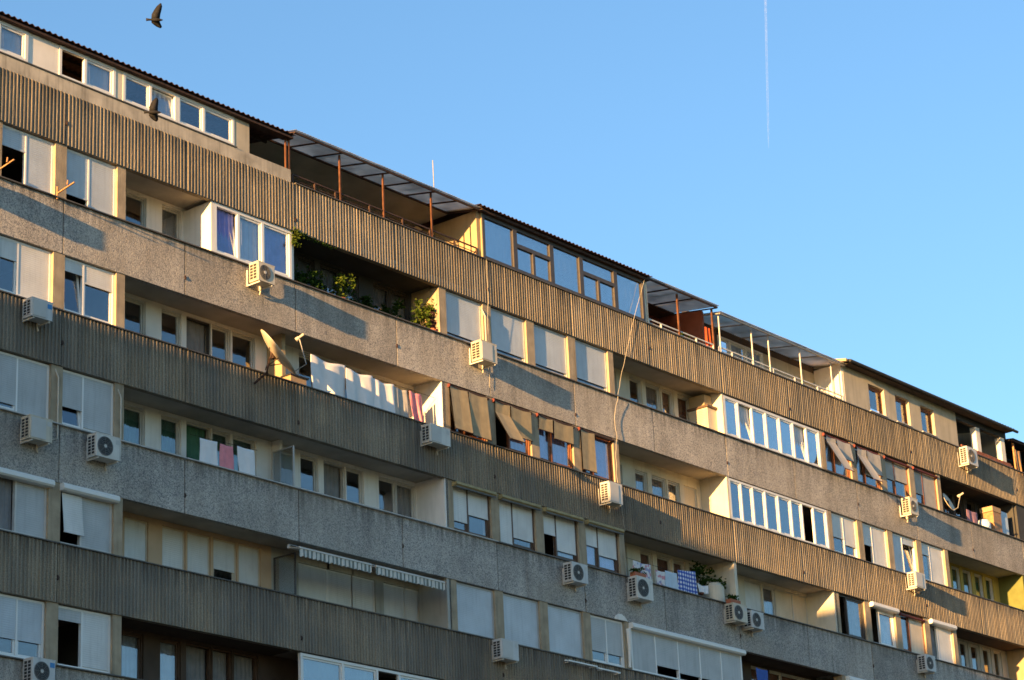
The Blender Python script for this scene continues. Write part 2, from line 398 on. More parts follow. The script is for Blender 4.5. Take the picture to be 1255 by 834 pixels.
def win(x0, x1, z0, z1, y, fm, sashes, sm='shutter_white', parent=None, fw=.055, glass='glass', sw=.05):
    """frame = the window part; sashes: (x0,x1,kind,shutter bottom z or None,curtain) kind g/o/t, x absolute"""
    f = MB().ring(x0, x1, z0, z1, y, y+.09, fw)
    xs = [s[0] for s in sashes[1:]]
    for x in xs: f.box(x-fw*.45, x+fw*.45, y+.002, y+.088, z0+fw, z1-fw)
    wn = f.build('window', fm, parent or B)
    for i, s in enumerate(sashes):
        a, b, kind, sh = s[:4]; cur = s[4] if len(s) > 4 else None; smat = s[5] if len(s) > 5 else sm
        xa = x0+fw if i == 0 else a+fw*.45; xb = x1-fw if i == len(sashes)-1 else b-fw*.45
        za, zb = z0+fw, z1-fw
        if kind in 'gt':
            sf = MB().ring(xa+.004, xb-.004, za+.004, zb-.004, y+.03, y+.08, sw)
            pn = MB().box(xa+sw, xb-sw, y+.05, y+.058, za+sw, zb-sw)
            if kind == 't':                       # bottom-hung sash tipped inwards
                ang = .12
                for bb in (sf, pn):
                    bb.v = [(X, y+.05+(Y-y-.05)+math.sin(ang)*(Z-za), za+(Z-za)*math.cos(ang)) for X, Y, Z in bb.v]
            sf.build('sash', fm, wn); pn.build('pane', glass, wn)
        if cur: ripple(xa, xb, za, zb, y+.125, .014).build('curtain', cur, wn)
        if sh is not None:
            zz = max(sh, za+.036)
            if zz < zb-.05: slats(xa+.002, xb-.002, zz, zb, y+.012).build('shutter', smat, wn)
    return wn
def bay(k, bx, fm, spec, sm='shutter_white', wd=1.6, y=.1, box=None, glass='glass'):
    z = ZS(k); z0, z1 = z+.05, z+1.43
    ss = []
    for s in spec:
        ss.append((bx+s[0]*wd, bx+s[1]*wd, s[2], None if s[3] is None else z+s[3])+tuple(s[4:]))
    wn = win(bx, bx+wd, z0, z1, y, fm, ss, sm, glass=glass)
    MB().box(bx-.02, bx+wd+.02, -.005, y+.1, z+.032, z+.049).build('sill', 'coping_light' if fm == 'pvc' else 'coping_dark', wn)
    if box: shutter_box(bx-.03, bx+wd+.05, z+1.27, box, wn)
    return wn
def shutter_box(x0, x1, z, mt, parent):
    b = MB(); pr = [(.1, 0), (-.09, 0), (-.13, .04), (-.13, .12), (-.09, .165), (.1, .165)]
    n = len(pr); vs = [(x, yy, z+zz) for x in (x0, x1) for yy, zz in pr]
    fs = [(i, (i+1) % n, n+(i+1) % n, n+i) for i in range(n)]+[tuple(range(n)), tuple(reversed(range(n, 2*n)))]
    b.add(vs, fs); return b.build('shutter_box', mt, parent)
Mb = [11.9+1.955*i for i in range(4)]; Rb = [31.4+1.95*i for i in range(4)]; Lb = [-3.82, -1.87]
FULL = [(0, .48, 'g', 0), (.48, 1, 'g', 0)]
# row 6
bay(6, Lb[0], 'pvc', [(0, .48, 'o', .95), (.48, 1, 'g', 0)], 'shutter_blue')
bay(6, Lb[1], 'pvc', [(0, .47, 'o', .3), (.47, 1, 'g', 0)], 'shutter_blue')
for i, b in enumerate(Mb): bay(6, b, 'alu', [(0, .5, 'o', .26), (.5, 1, 'o', .26)] if 0 else [(0, 1, 'g', .25+.02*(i % 2))], 'shutter_blue')
bay(6, Rb[0], 'wood_red', [(0, .4, 'g', None, 'curtain_pale'), (.4, 1, 'g', None, 'curtain_pale')])
bay(6, Rb[1], 'wood_red', [(0, .4, 'g', None, 'curtain_pale'), (.4, 1, 'g', .5, None, 'shutter_grey')])
bay(6, Rb[2], 'wood_red', [(0, .42, 'g', .66, None), (.42, 1, 'g', .70)], 'grey_fabric')
bay(6, Rb[3], 'wood_red', [(0, .42, 'g', .5), (.42, 1, 'g', .1)], 'grey_fabric')
# row 5
bay(5, Lb[0], 'pvc', [(0, .38, 'g', .95), (.38, 1, 'g', 0)], 'shutter_white')
bay(5, Lb[1], 'pvc', [(0, .40, 't', 1.13), (.40, 1, 'g', .96)], 'shutter_white')
for i, b in enumerate(Mb):
    bay(5, b, 'wood_red', [[(0, .42, 'g', None), (.42, 1, 'g', None)], [(0, .42, 'o', None), (.42, 1, 'g', None, 'curtain_violet')],
        [(0, .4, 'g', None, 'curtain_violet'), (.4, 1, 'g', None, 'curtain_violet')], [(0, .4, 'g', None), (.4, 1, 'g', None, 'curtain_violet')]][i])
bay(5, Rb[0], 'pvc', [(0, .5, 'g', .65), (.5, 1, 'g', .48)], 'shutter_white')
bay(5, Rb[1], 'pvc', [(0, .42, 'o', .72), (.42, 1, 'g', 0)], 'shutter_white')
bay(5, Rb[2], 'pvc', [(0, .46, 'g', 0), (.46, 1, 't', 1.2)], 'shutter_blue')
bay(5, Rb[3], 'pvc', [(0, .40, 'g', 1.05), (.40, 1, 'g', 0)], 'shutter_white')
# row 4
bay(4, Lb[0], 'pvc', [(0, .42, 'g', .27), (.42, 1, 'g', 0)], 'shutter_grey')
bay(4, Lb[1], 'pvc', [(0, .42, 't', .57), (.42, 1, 'g', .19)], 'shutter_grey')
for i, b in enumerate(Mb):
    bay(4, b, 'brown_frame', [[(0, .42, 'g', .39), (.42, 1, 'g', .66)], [(0, .4, 'g', .05), (.4, 1, 'g', .36)], [(0, .4, 'o', .73), (.4, 1, 'g', .33, 'curtain_pale')],
        [(0, .4, 'g', .74, 'curtain_violet'), (.4, 1, 'g', .53, 'curtain_violet')]][i], 'shutter_white')
bay(4, Rb[0], 'dark_frame', [(0, .35, 'o', None), (.35, 1, 'g', None, 'curtain_grey')])
bay(4, Rb[1], 'pvc', [(0, .4, 'o', None), (.4, 1, 'g', 1.2, 'curtain_pale')], box='pvc')
bay(4, Rb[2], 'wood_red', [(0, .4, 'g', None, 'curtain_grey'), (.4, 1, 'g', 0)], 'shutter_cream')
bay(4, Rb[3], 'pvc', [(0, .38, 'o', None, 'curtain_grey'), (.38, 1, 'g', 0)], 'shutter_white', box='pvc')
# row 3
bay(3, Lb[0], 'pvc_dirty', [(0, .45, 'o', None, 'curtain_grey'), (.45, 1, 'g', 0)], 'shutter_grey', box='pvc')
wn3 = bay(3, Lb[1], 'pvc_dirty', [(0, .42, 'o', None), (.42, 1, 'g', 0)], 'shutter_grey', box='pvc')
for i, b in enumerate(Mb): bay(3, b, 'pvc' if i == 3 else 'alu', [(0, 1, 'g', 0)] if i < 3 else [(0, .5, 'g', .44), (.5, 1, 'g', .44)], 'shutter_blue' if i < 3 else 'shutter_grey')
z = ZS(3)                                            # loose shutter leaf that has slipped out of its guide
s3 = slats(Lb[1]+.06, Lb[1]+.65, z+.36, z+1.25, .06); s3.v = [(X+(z+1.25-Z)*.06, Y-(z+1.25-Z)*.04, Z) for X, Y, Z in s3.v]; s3.build('shutter', 'shutter_white', wn3)
# row 2
bay(2, Lb[0], 'pvc', [(0, .52, 'g', .5), (.52, 1, 'g', .5)], 'shutter_blue')
bay(2, Lb[1], 'pvc', [(0, .47, 'o', 1.14, None, 'shutter_grey'), (.47, 1, 'g', .17)], 'shutter_white')
for b in Mb+Rb: bay(2, b, 'pvc', FULL, 'shutter_grey')
for b in Rb: bay(3, b, 'pvc', [(0, .5, 'g', .5), (.5, 1, 'g', 0)], 'shutter_grey', box='pvc')
for k in range(2, 7):
    for j in range(3): bay(k, -5.77-1.95*j, 'pvc', [(0, .48, 'g', .3*((j+k) % 4)), (.48, 1, 'g', .2*((j*2+k) % 3))], 'shutter_white')
# pillars between the windows and at the loggia ends
PX = [(-2.22, -1.87), (-.27, 0)]+[(Mb[i]+1.6, Mb[i+1]) for i in range(3)]+[(Mb[3]+1.6, 19.62), (11.6, 11.9), (31.15, 31.4)]+[(Rb[i]+1.6, Rb[i+1]) for i in range(3)]+[(Rb[3]+1.6, 39.1)]
PX += [(-4.17, -3.82), (-6.12, -5.77), (-8.07, -7.72), (-11.9, -9.67)]
pp = {}
for k in range(2, 7):
    for (a, b) in PX:
        hh = ZS(k+1)-HB-ZS(k)-.034
        key = round(b-a, 3)
        if key not in pp: o = pp[key] = MB().box(0, b-a, .03, .36, 0, hh).build('pillar', 'pillar_concrete', B)
        else: o = share(pp[key], (0, 0, 0), B, 'pillar')
        o.location = (a, 0, ZS(k)+.032)
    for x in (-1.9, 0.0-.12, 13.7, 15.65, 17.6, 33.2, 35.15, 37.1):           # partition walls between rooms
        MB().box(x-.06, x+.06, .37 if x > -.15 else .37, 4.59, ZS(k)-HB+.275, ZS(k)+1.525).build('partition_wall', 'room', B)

# ------------------------------------------------------------------ loggias
LD = 1.05
A_W = [(.98, 1.53), (2.2, 2.73), (3.05, 3.75), (3.93, 4.44), (4.65, 5.33)]
B_W = [(7.09, 7.61), (7.96, 8.64), (8.83, 9.36), (10.1, 10.69), (10.83, 11.45)]
C_W = [(20.55, 21.05), (21.87, 22.36), (22.72, 23.36), (23.58, 24.06), (24.43, 24.98)]
C2_W = [(27.45, 28.3), (28.5, 29.12), (29.24, 30.18), (30.26, 31.0)]
D_W = [(40.0, 40.5), (41.2, 41.66), (42.0, 42.5), (42.88, 43.35), (43.7, 44.12)]
def loggia_wall(k, x0, x1, wins, mt, top=1.44):
    z0, z1 = ZS(k)-1.07, ZS(k)+1.528; b = MB(); x = x0; zt = ZS(k)+top
    for (a, c) in [(p-.075, q+.075) for p, q in wins]:
        if a > x: b.box(x, a, LD, LD+.2, z0, z1)
        b.box(a, c, LD+.001, LD+.199, zt, z1); b.box(a, c, LD+.001, LD+.199, z0, ZS(k)-.1); x = c
    if x < x1: b.box(x, x1, LD, LD+.2, z0, z1)
    return b.build('loggia_wall', mt, B)
def side(k, x0, x1, mt, y0=.145, y1=1.049, name='loggia_side_wall', top=1.526):
    return MB().box(x0, x1, y0, y1, ZS(k)-1.07, ZS(k)+top).build(name, mt, B)
def lwin(k, w, fm, kind='g', sh=None, cur=None, sm='shutter_white', top=1.44, glass='glass'):
    w = (w[0]-.074, w[1]+.074); top -= .002
    z = ZS(k); return win(w[0], w[1], z-.1, z+top, LD+.05, fm, [(w[0], w[1], kind, None if sh is None else z+sh, cur)], sm, glass=glass, fw=.04, sw=.04)
# row 6
loggia_wall(6, 0, 2.92, A_W[:2], 'white_plaster'); lwin(6, A_W[0], 'pvc_dirty'); lwin(6, A_W[1], 'pvc_dirty', cur='curtain_grey')
MB().box(2.86, 2.965, .03, 1.049, ZS(6)+.033, ZS(6)+1.44).build('loggia_side_wall', 'white_plaster', B)
z = ZS(6)
win(2.97, 5.76, z+.04, z+1.44, .03, 'pvc', [(2.97, 3.83, 't', None, 'curtain_blue'), (3.83, 4.70, 'g', None, 'curtain_pale'), (4.70, 5.76, 'g', None, 'curtain_blue')], fw=.09)
MB().box(5.76, 5.85, .05, 1.04, z-1.0, z+1.44).build('loggia_side_wall', 'white_plaster', B)
loggia_wall(6, 2.92, 5.76, [], 'cream_plaster')
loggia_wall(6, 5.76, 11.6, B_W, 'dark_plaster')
for q in B_W: lwin(6, q, 'dark_frame', cur='curtain_grey')
side(6, 11.6, 11.78, 'ochre_plaster', .365)
loggia_wall(6, 19.62, 25.4, C_W, 'cream_plaster'); side(6, 19.5, 19.62, 'cream_plaster', .365)
for q, c in zip(C_W, (None, None, 'curtain_grey', 'curtain_rust', 'curtain_rust')): lwin(6, q, 'pvc_dirty', cur=c)
side(6, 25.36, 25.45, 'cream_plaster', .03)
z = ZS(6); xs = [25.46+.805*i for i in range(8)]
win(25.46, 31.1, z+.04, z+1.4, .03, 'pvc', [(xs[i], xs[i+1], 't' if i in (1, 5) else 'g', None, 'curtain_pale') for i in range(7)], fw=.08, glass='glass_bright')
loggia_wall(6, 25.45, 31.2, C2_W, 'cream_plaster')
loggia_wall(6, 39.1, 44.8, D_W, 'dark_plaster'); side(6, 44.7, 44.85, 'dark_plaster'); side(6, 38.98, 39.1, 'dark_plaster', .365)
for q in D_W: lwin(6, q, 'dark_frame')
# row 5
loggia_wall(5, 0, 11.6, A_W+B_W, 'white_plaster')
for i, q in enumerate(A_W): lwin(5, q, 'pvc_dirty' if i != 2 else 'dark_frame', kind='o' if i == 2 else 'g', cur='curtain_grey' if i == 2 else None)
for i, q in enumerate(B_W): lwin(5, q, 'pvc_dirty', cur=None)
side(5, 5.82, 5.95, 'ochre_plaster', .5, 1.04); side(5, 11.58, 11.72, 'white_plaster', .03)
loggia_wall(5, 19.62, 25.35, C_W, 'cream_plaster', 1.2); side(5, 19.5, 19.62, 'cream_plaster', .365)
for q in C_W[:4]: lwin(5, q, 'pvc_dirty', cur='curtain_grey', top=1.2)
lwin(5, C_W[4], 'pvc_dirty', sh=0, sm='shutter_cream', top=1.2)
side(5, 25.28, 25.39, 'cream_plaster', .03)
xs = [25.4, 26.08, 26.74, 27.45, 28.2, 28.95, 29.6, 30.3, 31.12]; z = ZS(5)
win(25.4, 31.12, z+.05, z+1.42, .03, 'pvc', [(xs[i], xs[i+1], 'o' if i == 6 else 'g', None, None if i == 6 else ('curtain_blue', 'curtain_grey', 'curtain_pale')[i % 3]) for i in range(8)], fw=.07, glass='glass_tinted')
loggia_wall(5, 25.39, 31.2, C2_W, 'cream_plaster')
loggia_wall(5, 39.1, 44.8, D_W, 'yellow_plaster'); side(5, 44.62, 44.78, 'green_plaster', .03); side(5, 38.98, 39.1, 'yellow_plaster', .365)
for q in D_W: lwin(5, q, 'pvc_dirty', cur='curtain_green')
# row 4
loggia_wall(4, 0, 11.6, A_W+B_W, 'white_plaster')
for i, q in enumerate(A_W): lwin(4, q, 'pvc_dirty', kind='t' if i == 2 else 'g', cur='curtain_green')
for i, q in enumerate(B_W): lwin(4, q, 'pvc_dirty', kind='o' if i == 1 else 'g', cur='curtain_grey' if i in (1, 4) else None)
side(4, 11.55, 11.69, 'white_plaster', .03); side(4, 5.95, 6.05, 'white_plaster', .75, 1.04)
loggia_wall(4, 19.62, 25.4, C_W, 'cream_plaster'); side(4, 19.5, 19.62, 'grey_plaster', .365)
for q in C_W: lwin(4, q, 'pvc_dirty', cur='curtain_rust')
side(4, 25.32, 25.46, 'cream_plaster', .03)
loggia_wall(4, 25.46, 31.2, C2_W, 'cream_plaster')
for i, q in enumerate(C2_W): lwin(4, q, 'pvc_dirty', cur='curtain_grey' if i == 1 else None, sh=None if i == 1 else 0, sm='shutter_white' if i == 0 else 'shutter_cream')
side(4, 31.08, 31.25, 'cream_plaster', .03)
loggia_wall(4, 39.1, 44.8, D_W, 'grey_plaster'); side(4, 44.62, 44.78, 'ochre_plaster', .03)
for q in D_W: lwin(4, q, 'pvc_dirty')
# row 3
loggia_wall(3, 0, 5.9, [(1.05, 1.66), (2.26, 2.88), (3.09, 3.72), (3.96, 4.62), (4.83, 5.45)], 'peach_plaster', 1.42)
for i, q in enumerate([(1.05, 1.66), (2.26, 2.88), (3.09, 3.72), (3.96, 4.62), (4.83, 5.45)]):
    lwin(3, q, 'shutter_cream', sh=.68 if i == 3 else 0, top=1.42, sm='shutter_white')
b3 = [(6.95, 7.96), (8.03, 8.87), (8.98, 9.72), (10.18, 10.92), (11.05, 11.5)]
loggia_wall(3, 5.9, 11.6, b3, 'grey_plaster', 1.3)
for q in b3: lwin(3, q, 'pvc', sh=0, top=1.3, sm='shutter_white')
side(3, 11.5, 11.66, 'grey_plaster', .03)
z = ZS(3); xs = [19.66, 20.86, 22.0, 23.12, 24.24, 25.36]
wn = win(19.66, 25.36, z+.05, z+1.3, .04, 'pvc', [(xs[i], xs[i+1], 'o', z+(0, .40, .32, .32, 0)[i]) for i in range(5)], 'shutter_grey', fw=.06)
shutter_box(19.58, 25.4, z+1.27, 'pvc', wn)
side(3, 25.3, 25.42, 'grey_plaster', .15)
loggia_wall(3, 25.42, 31.2, C2_W, 'brown_plaster')
for q in C2_W: lwin(3, q, 'pvc_dirty', cur='curtain_rust')
loggia_wall(3, 39.1, 44.8, D_W, 'grey_plaster')
for q in D_W: lwin(3, q, 'pvc_dirty')
# row 2
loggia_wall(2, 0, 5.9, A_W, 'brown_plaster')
for i, q in enumerate(A_W): lwin(2, q, 'brown_frame', sh=None, kind='g' if i < 2 else 'o', cur='curtain_pale' if i < 2 else 'curtain_grey')
z = ZS(2); xs = [5.86, 7.38, 8.66, 9.5, 11.56]
win(5.86, 11.56, z+.05, z+1.42, .03, 'pvc', [(xs[i], xs[i+1], 'o' if i == 2 else 'g', None, None if i == 2 else 'curtain_pale') for i in range(4)], fw=.07, glass='glass_tinted')
loggia_wall(2, 5.9, 11.6, [], 'brown_plaster')
loggia_wall(2, 19.6, 31.2, C_W+C2_W, 'grey_plaster'); loggia_wall(2, 39.1, 44.8, D_W, 'grey_plaster')
for q in C_W+C2_W+D_W: lwin(2, q, 'pvc_dirty', sh=0)
# beyond the last loggia: pale brick infill, still part of the facade
for k in range(2, 7):
    MB().box(44.8, XR, .05, .3, ZS(k)+.032, ZS(k+1)-HB-.003).build('infill_wall', 'pale_brick' if k != 6 else 'dark_plaster', B)
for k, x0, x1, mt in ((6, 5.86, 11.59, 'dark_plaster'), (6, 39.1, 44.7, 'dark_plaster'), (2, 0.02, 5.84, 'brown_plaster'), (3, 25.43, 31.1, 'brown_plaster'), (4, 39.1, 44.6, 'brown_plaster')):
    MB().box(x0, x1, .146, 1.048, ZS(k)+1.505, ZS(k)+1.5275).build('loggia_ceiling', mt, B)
an = None
for k in range(2, 8):
    for i in range(0, NP, 1):
        if (i+k) % 2: continue
        x = XL+PW*i+(1.95 if k % 2 == 0 and i % 4 == 1 else 0); zz = ZS(k)-.78-.12*((i*7+k*3) % 3)
        if an is None: an = MB().add([(-.02, -.012, .09), (.03, -.012, .07), (.045, -.02, -.02), (.01, -.016, -.1), (-.035, -.012, -.05), (-.02, .05, .09), (.03, .05, .07), (.045, .05, -.02), (.01, .05, -.1), (-.035, .05, -.05)],
            [(0, 4, 3, 2, 1), (0, 1, 6, 5), (1, 2, 7, 6), (2, 3, 8, 7), (3, 4, 9, 8), (4, 0, 5, 9)]).build('joint_anchor', 'rust_dark', B); o = an
        else: o = share(an, (0, 0, 0), B, 'joint_anchor')
        o.location = (x, .004 if k % 2 == 0 else -.025, zz); o.scale = (.7, 1, .6)
# translucent screens dividing neighbouring loggias
for k, mt in ((4, 'glass_tinted'), (3, 'glass_tinted')):
    z = ZS(k)
    sc = MB().ring(0, .75, z-.3, z+1.2, -.02, .02, .03)
    sc.v = [(5.85+Y, .15+X, Z) for X, Y, Z in sc.v]; s_ = sc.build('loggia_screen', 'alu' if k == 4 else 'dark_frame', B)
    MB().box(5.846, 5.854, .18, .87, z-.27, z+1.17).build('pane', 'glass_tinted', s_)

# ------------------------------------------------------------------ rooftop storey
ZP = ZS(7); ZE = 28.95
def corr(x0, x1, y0, y1, z0, z1, pitch=.18, amp=.022, name='roof_sheet', mt='roof_brown', parent=None, th=.012):
    n = int((x1-x0)/pitch*8); vs = []; fs = []
    for i in range(n+1):
        x = x0+(x1-x0)*i/n; a = amp*math.sin(2*math.pi*(x-x0)/pitch)
        vs += [(x, y0, z0+a), (x, y1, z1+a), (x, y1, z1+a+th), (x, y0, z0+a+th)]
    for i in range(n):
        a = 4*i; b = a+4
        for j in range(4): fs.append((a+j, a+(j+1) % 4, b+(j+1) % 4, b+j))
    return MB().add(vs, fs).build(name, mt, parent or B)
# left rooms with white windows
MB().box(XL, 5.73, .0, .13, ZP+.004, ZP+.37).build('fascia', 'fascia_plaster', B)
MB().box(XL, 3.75, -.03, .12, ZP+.372, ZP+.40).build('sill', 'coping_dark', B)
MB().box(XL, 5.75, -.10, .12, ZE-.20, ZE-.14).build('eaves_board', 'rust_dark', B)
rr = corr(XL, 5.78, -.16, 3.2, ZE-.10, ZE+.5)
for i in range(5): MB().beam((XL, .2+i*.66, ZE-.11+i*.115), (5.7, .2+i*.66, ZE-.11+i*.115), .06, .08).build('purlin', 'rust_dark', rr)
z0, z1 = ZP+.405, ZE-.205
win(-4.9, -3.12, z0, z1, .03, 'pvc', [(-4.9, -4.0, 'g', None), (-4.0, -3.12, 'g', None, 'curtain_pale')], fw=.09)
MB().box(-3.11, -2.17, .05, .12, z0, z1).build('siding_panel', 'white_plaster', B)
win(-2.16, -.36, z0, z1, .03, 'pvc', [(-2.16, -1.33, 'o', None), (-1.33, -.36, 'g', None, 'curtain_pale')], fw=.08)
MB().box(-.355, -.13, .04, .12, z0, z1).build('infill_wall', 'cream_plaster', B)
win(-.125, 1.7, z0, z1, .03, 'pvc', [(-.125, .80, 'g', None), (.80, 1.7, 't', None, 'curtain_pale')], fw=.08)
win(1.705, 3.70, z0, z1, .03, 'pvc', [(1.705, 2.62, 'g', None), (2.62, 3.70, 'g', None)], fw=.08)
MB().box(3.705, 4.25, .04, .14, ZP+.372, z1).build('infill_wall', 'house_plaster', B)
MB().box(XL, -4.905, .04, .14, ZP+.402, z1).build('infill_wall', 'house_plaster', B)
MB().box(XL, 4.2, 2.6, 2.7, ZP-1, ZE+.3).build('attic_rear_wall', 'room', B)
MB().box(4.14, 4.24, .15, 2.6, ZP-1, ZE-.15).build('attic_side_wall', 'brown_plaster', B)
win(4.30, 4.62, ZP+.75, ZP+1.17, .5, 'pvc_dirty', [(4.30, 4.62, 'g', None)], fw=.05)
# terrace one: rusty posts, sheet canopy, rail
MB().box(4.25, 13.5, 2.6, 2.75, ZP-1.1, ZE+.55).build('terrace_wall', 'grey_plaster', B)
MB().box(9.0, 9.4, 2.35, 2.59, ZP-1.1, ZE+.4).build('chimney_breast', 'grey_plaster', B)
MB().box(13.42, 13.56, .06, 2.59, ZP+.032, ZE+.05).build('terrace_side_wall', 'ochre_plaster', B)
MB().box(4.25, 13.4, .0, 1.6, ZP-1.27, ZP-1.1).build('terrace_floor', 'slab', B)
def canopy(x0, x1, y0, y1, z0, z1, nsheet, smat, bmat, bars, name='canopy'):
    f = MB(); f.beam((x0, y0, z0), (x1, y0, z0), .05, .05); f.beam((x0, y1, z1-.03), (x1, y1, z1-.03), .05, .05)
    ca = f.build(name, bmat, B)
    for i in range(bars+1):
        x = x0+(x1-x0)*i/bars; MB().beam((x, y0+.03, z0), (x, y1-.03, z1-.03), .035, .04).build('rafter', bmat, ca)
    for i in range(nsheet):
        a = x0+(x1-x0)*i/nsheet; b = x0+(x1-x0)*(i+1)/nsheet+.03
        corr(a-.02, b, y0-.08, y1+.05, z0+.045+.004*(i % 2), z1+.025+.004*(i % 2), .11, .009, 'roof_sheet', smat, ca, .004)
    return ca
canopy(5.76, 13.35, -.12, 1.05, ZE-.01, ZE+.25, 7, 'roof_sheet_clear', 'rust_dark', 8)
MB().box(5.8, 13.4, 1.1, 2.6, ZE+.22, ZE+.30).build('roof_slab', 'slab', B)
for x in (5.60, 5.72, 7.68, 9.42, 11.43):
    MB().beam((x, .05, ZP+(.38 if x < 5.75 else .032)), (x, .05, ZE-(.07 if x < 5.75 else .02)), .045).build('post', 'rust', B)
def rail(xs, h, mt, y=.06, mid=True, name='railing'):
    f = MB(); f.beam((xs[0], y, ZP+h), (xs[-1], y, ZP+h), .03, .04)
    if mid: f.beam((xs[0], y, ZP+h*.5), (xs[-1], y, ZP+h*.5), .018, .02)
    rl = f.build(name, mt, B)
    for x in xs: MB().beam((x, y, ZP+.032), (x, y, ZP+h-.02), .045).build('baluster', mt, rl)
    return rl
rail([5.85, 6.7, 7.5, 8.85, 10.2, 11.35, 12.4, 13.38], .30, 'rust_dark')
# glazed brown room
z0, z1 = ZP+.04, ZE-.06; w_ = []
gx = [13.62, 15.1, 16.82, 18.25, 19.96, 21.42]
fr = MB().ring(gx[0], gx[-1], z0, z1+.06, .0, .12, .10)
for x in gx[1:-1]: fr.box(x-.09, x+.09, .002, .118, z0+.1, z1-.04)
for i in (1, 3):
    a, b = gx[i]+.09, gx[i+1]-.09; c = (a+b)/2
    fr.box(a, b, .003, .117, z0+.78, z0+.90); fr.box(c-.05, c+.05, .003, .117, z0+.1, z0+.78)
gw = fr.build('window', 'dark_frame', B)
for i in range(5):
    a, b = gx[i]+.09, gx[i+1]-.09; c = (a+b)/2
    for (p, q, s, t) in ([(a, b, z0+.1, z1-.04)] if i % 2 == 0 else [(a, b, z0+.9, z1-.04), (a, c-.05, z0+.1, z0+.78), (c+.05, b, z0+.1, z0+.78)]):
        MB().box(p-.01, q+.01, .055, .063, s-.01, t+.01).build('pane', 'glass_bright', gw)
ripple(13.75, 21.3, z0, z1, .3, .03, 90).build('curtain', 'curtain_pale', gw)
MB().box(13.58, 13.62, .001, 2.55, ZP+.032, ZE).build('attic_side_wall', 'ochre_plaster', B)
MB().box(21.43, 21.53, .03, 2.55, ZP+.032, ZE-.01).build('attic_side_wall', 'cream_plaster', B)
MB().box(13.5, 21.6, -.12, .13, ZE+.005, ZE+.08).build('eaves_board', 'rust_dark', B)
MB().box(13.45, 21.5, 2.6, 2.7, ZP-1, ZE+.5).build('attic_rear_wall', 'room', B)
corr(13.25, 21.6, -.24, 3.0, ZE+.1, ZE+.5)
# terrace two: red rear wall, posts
MB().box(21.53, 25.35, 1.62, 2.19, ZE+.30, ZE+.38).build('roof_slab', 'brown_plaster', B)
MB().box(21.53, 25.35, 2.2, 2.35, ZP-1.1, ZE+.95).build('terrace_wall', 'brickred_plaster', B)
canopy(21.55, 25.3, -.1, 1.6, ZE+.07, ZE+.33, 4, 'roof_sheet_clear', 'rust_dark', 3)
for x, mt in ((21.58, 'cream_plaster'), (23.27, 'rust'), (25.18, 'rust')):
    MB().beam((x, .05, ZP+.032), (x, .05, ZE+.05), .055).build('post', mt, B)
rail([21.65, 22.3, 23.27, 24.2, 25.15], .24, 'white_steel')
MB().add([(x, y, z) for x in (25.27, 25.37) for y, z in ((.5, ZP-1.1), (2.19, ZP-1.1), (2.19, ZE+.36), (.5, ZE+.12))], [(0, 1, 2, 3), (7, 6, 5, 4), (0, 4, 5, 1), (1, 5, 6, 2), (2, 6, 7, 3), (3, 7, 4, 0)]).build('terrace_side_wall', 'brickred_plaster', B)
# terrace three: thin white posts, white windows, cream end wall
t3 = [(27.05, 27.75), (27.78, 28.7), (28.73, 29.7)]
MB().box(25.37, 33.0, LD+.1, LD+.3, ZP+1.36, ZE+.35).build('terrace_lintel', 'brown_plaster', B)
MB().box(25.37, 27.04, LD+.1, LD+.3, ZP-1.1, ZP+1.355).build('terrace_wall', 'brown_plaster', B)
MB().box(29.75, 33.0, LD+.1, LD+.3, ZP-1.1, ZP+1.355).build('terrace_wall', 'house_plaster', B)
win(27.05, 29.74, ZP-.4, ZP+1.35, LD+.1, 'pvc', [(a, b, 'g', None, 'curtain_pale' if i else None) for i, (a, b) in enumerate(t3)], fw=.08)
MB().box(25.37, 33, .02, 1.15, ZP-1.27, ZP-1.1).build('terrace_floor', 'slab', B)
canopy(25.4, 32.95, -.1, 1.3, ZE-.1, ZE+.16, 6, 'roof_sheet_clear', 'steel', 5)
for x in (25.55, 27.42, 28.42, 30.33, 32.27):
    MB().beam((x, .05, ZP+.032), (x, .05, ZE-.1), .034).build('post', 'white_steel', B)
rail([25.45, 26.2, 27.4, 28.6, 29.9, 31.3, 32.9], .25, 'white_steel')
MB().box(32.92, 33.03, .04, 2.5, ZP+.032, ZE+.02).build('terrace_side_wall', 'white_plaster', B)
# plastered house on the roof with three small windows
hw = [(34.65, 35.70), (36.45, 37.40), (38.20, 39.15)]
hb = MB(); x = 33.03
for (a, b) in hw: hb.box(x, a, .03, .25, ZP+.032, ZE); hb.box(a, b, .031, .249, ZP+1.12, ZE); hb.box(a, b, .031, .249, ZP+.032, ZP+.1); x = b
hb.box(x, 40.78, .03, .25, ZP+.032, ZE); hb.build('attic_wall', 'house_plaster', B)
for i, (a, b) in enumerate(hw):
    wn = win(a+.005, b-.005, ZP+.105, ZP+1.115, .15, 'wood_red', [(a, b, 'g', None, 'curtain_grey' if i == 1 else None)], fw=.06)
    MB().box(a-.05, b+.05, -.03, .15, ZP+.085, ZP+.115).build('sill', 'coping_light', wn)
MB().box(33.0, 45, 2.6, 2.75, ZP-1.1, ZE+.3).build('attic_rear_wall', 'room', B)
MB().box(40.68, 40.78, .26, 2.59, ZP-1.1, ZE-.02).build('attic_side_wall', 'brown_plaster', B)
MB().add([(x, y, z) for x in (44.46, 44.6) for y, z in ((.29, ZP-1.1), (2.59, ZP-1.1), (2.59, ZE+.5), (.29, ZE+.08))], [(0, 1, 2, 3), (7, 6, 5, 4), (0, 4, 5, 1), (1, 5, 6, 2), (2, 6, 7, 3), (3, 7, 4, 0)]).build('porch_side_wall', 'grey_plaster', B)
MB().box(40.78, 44.6, .04, .2, ZP+1.17, ZE).build('lintel_beam', 'dark_plaster', B)
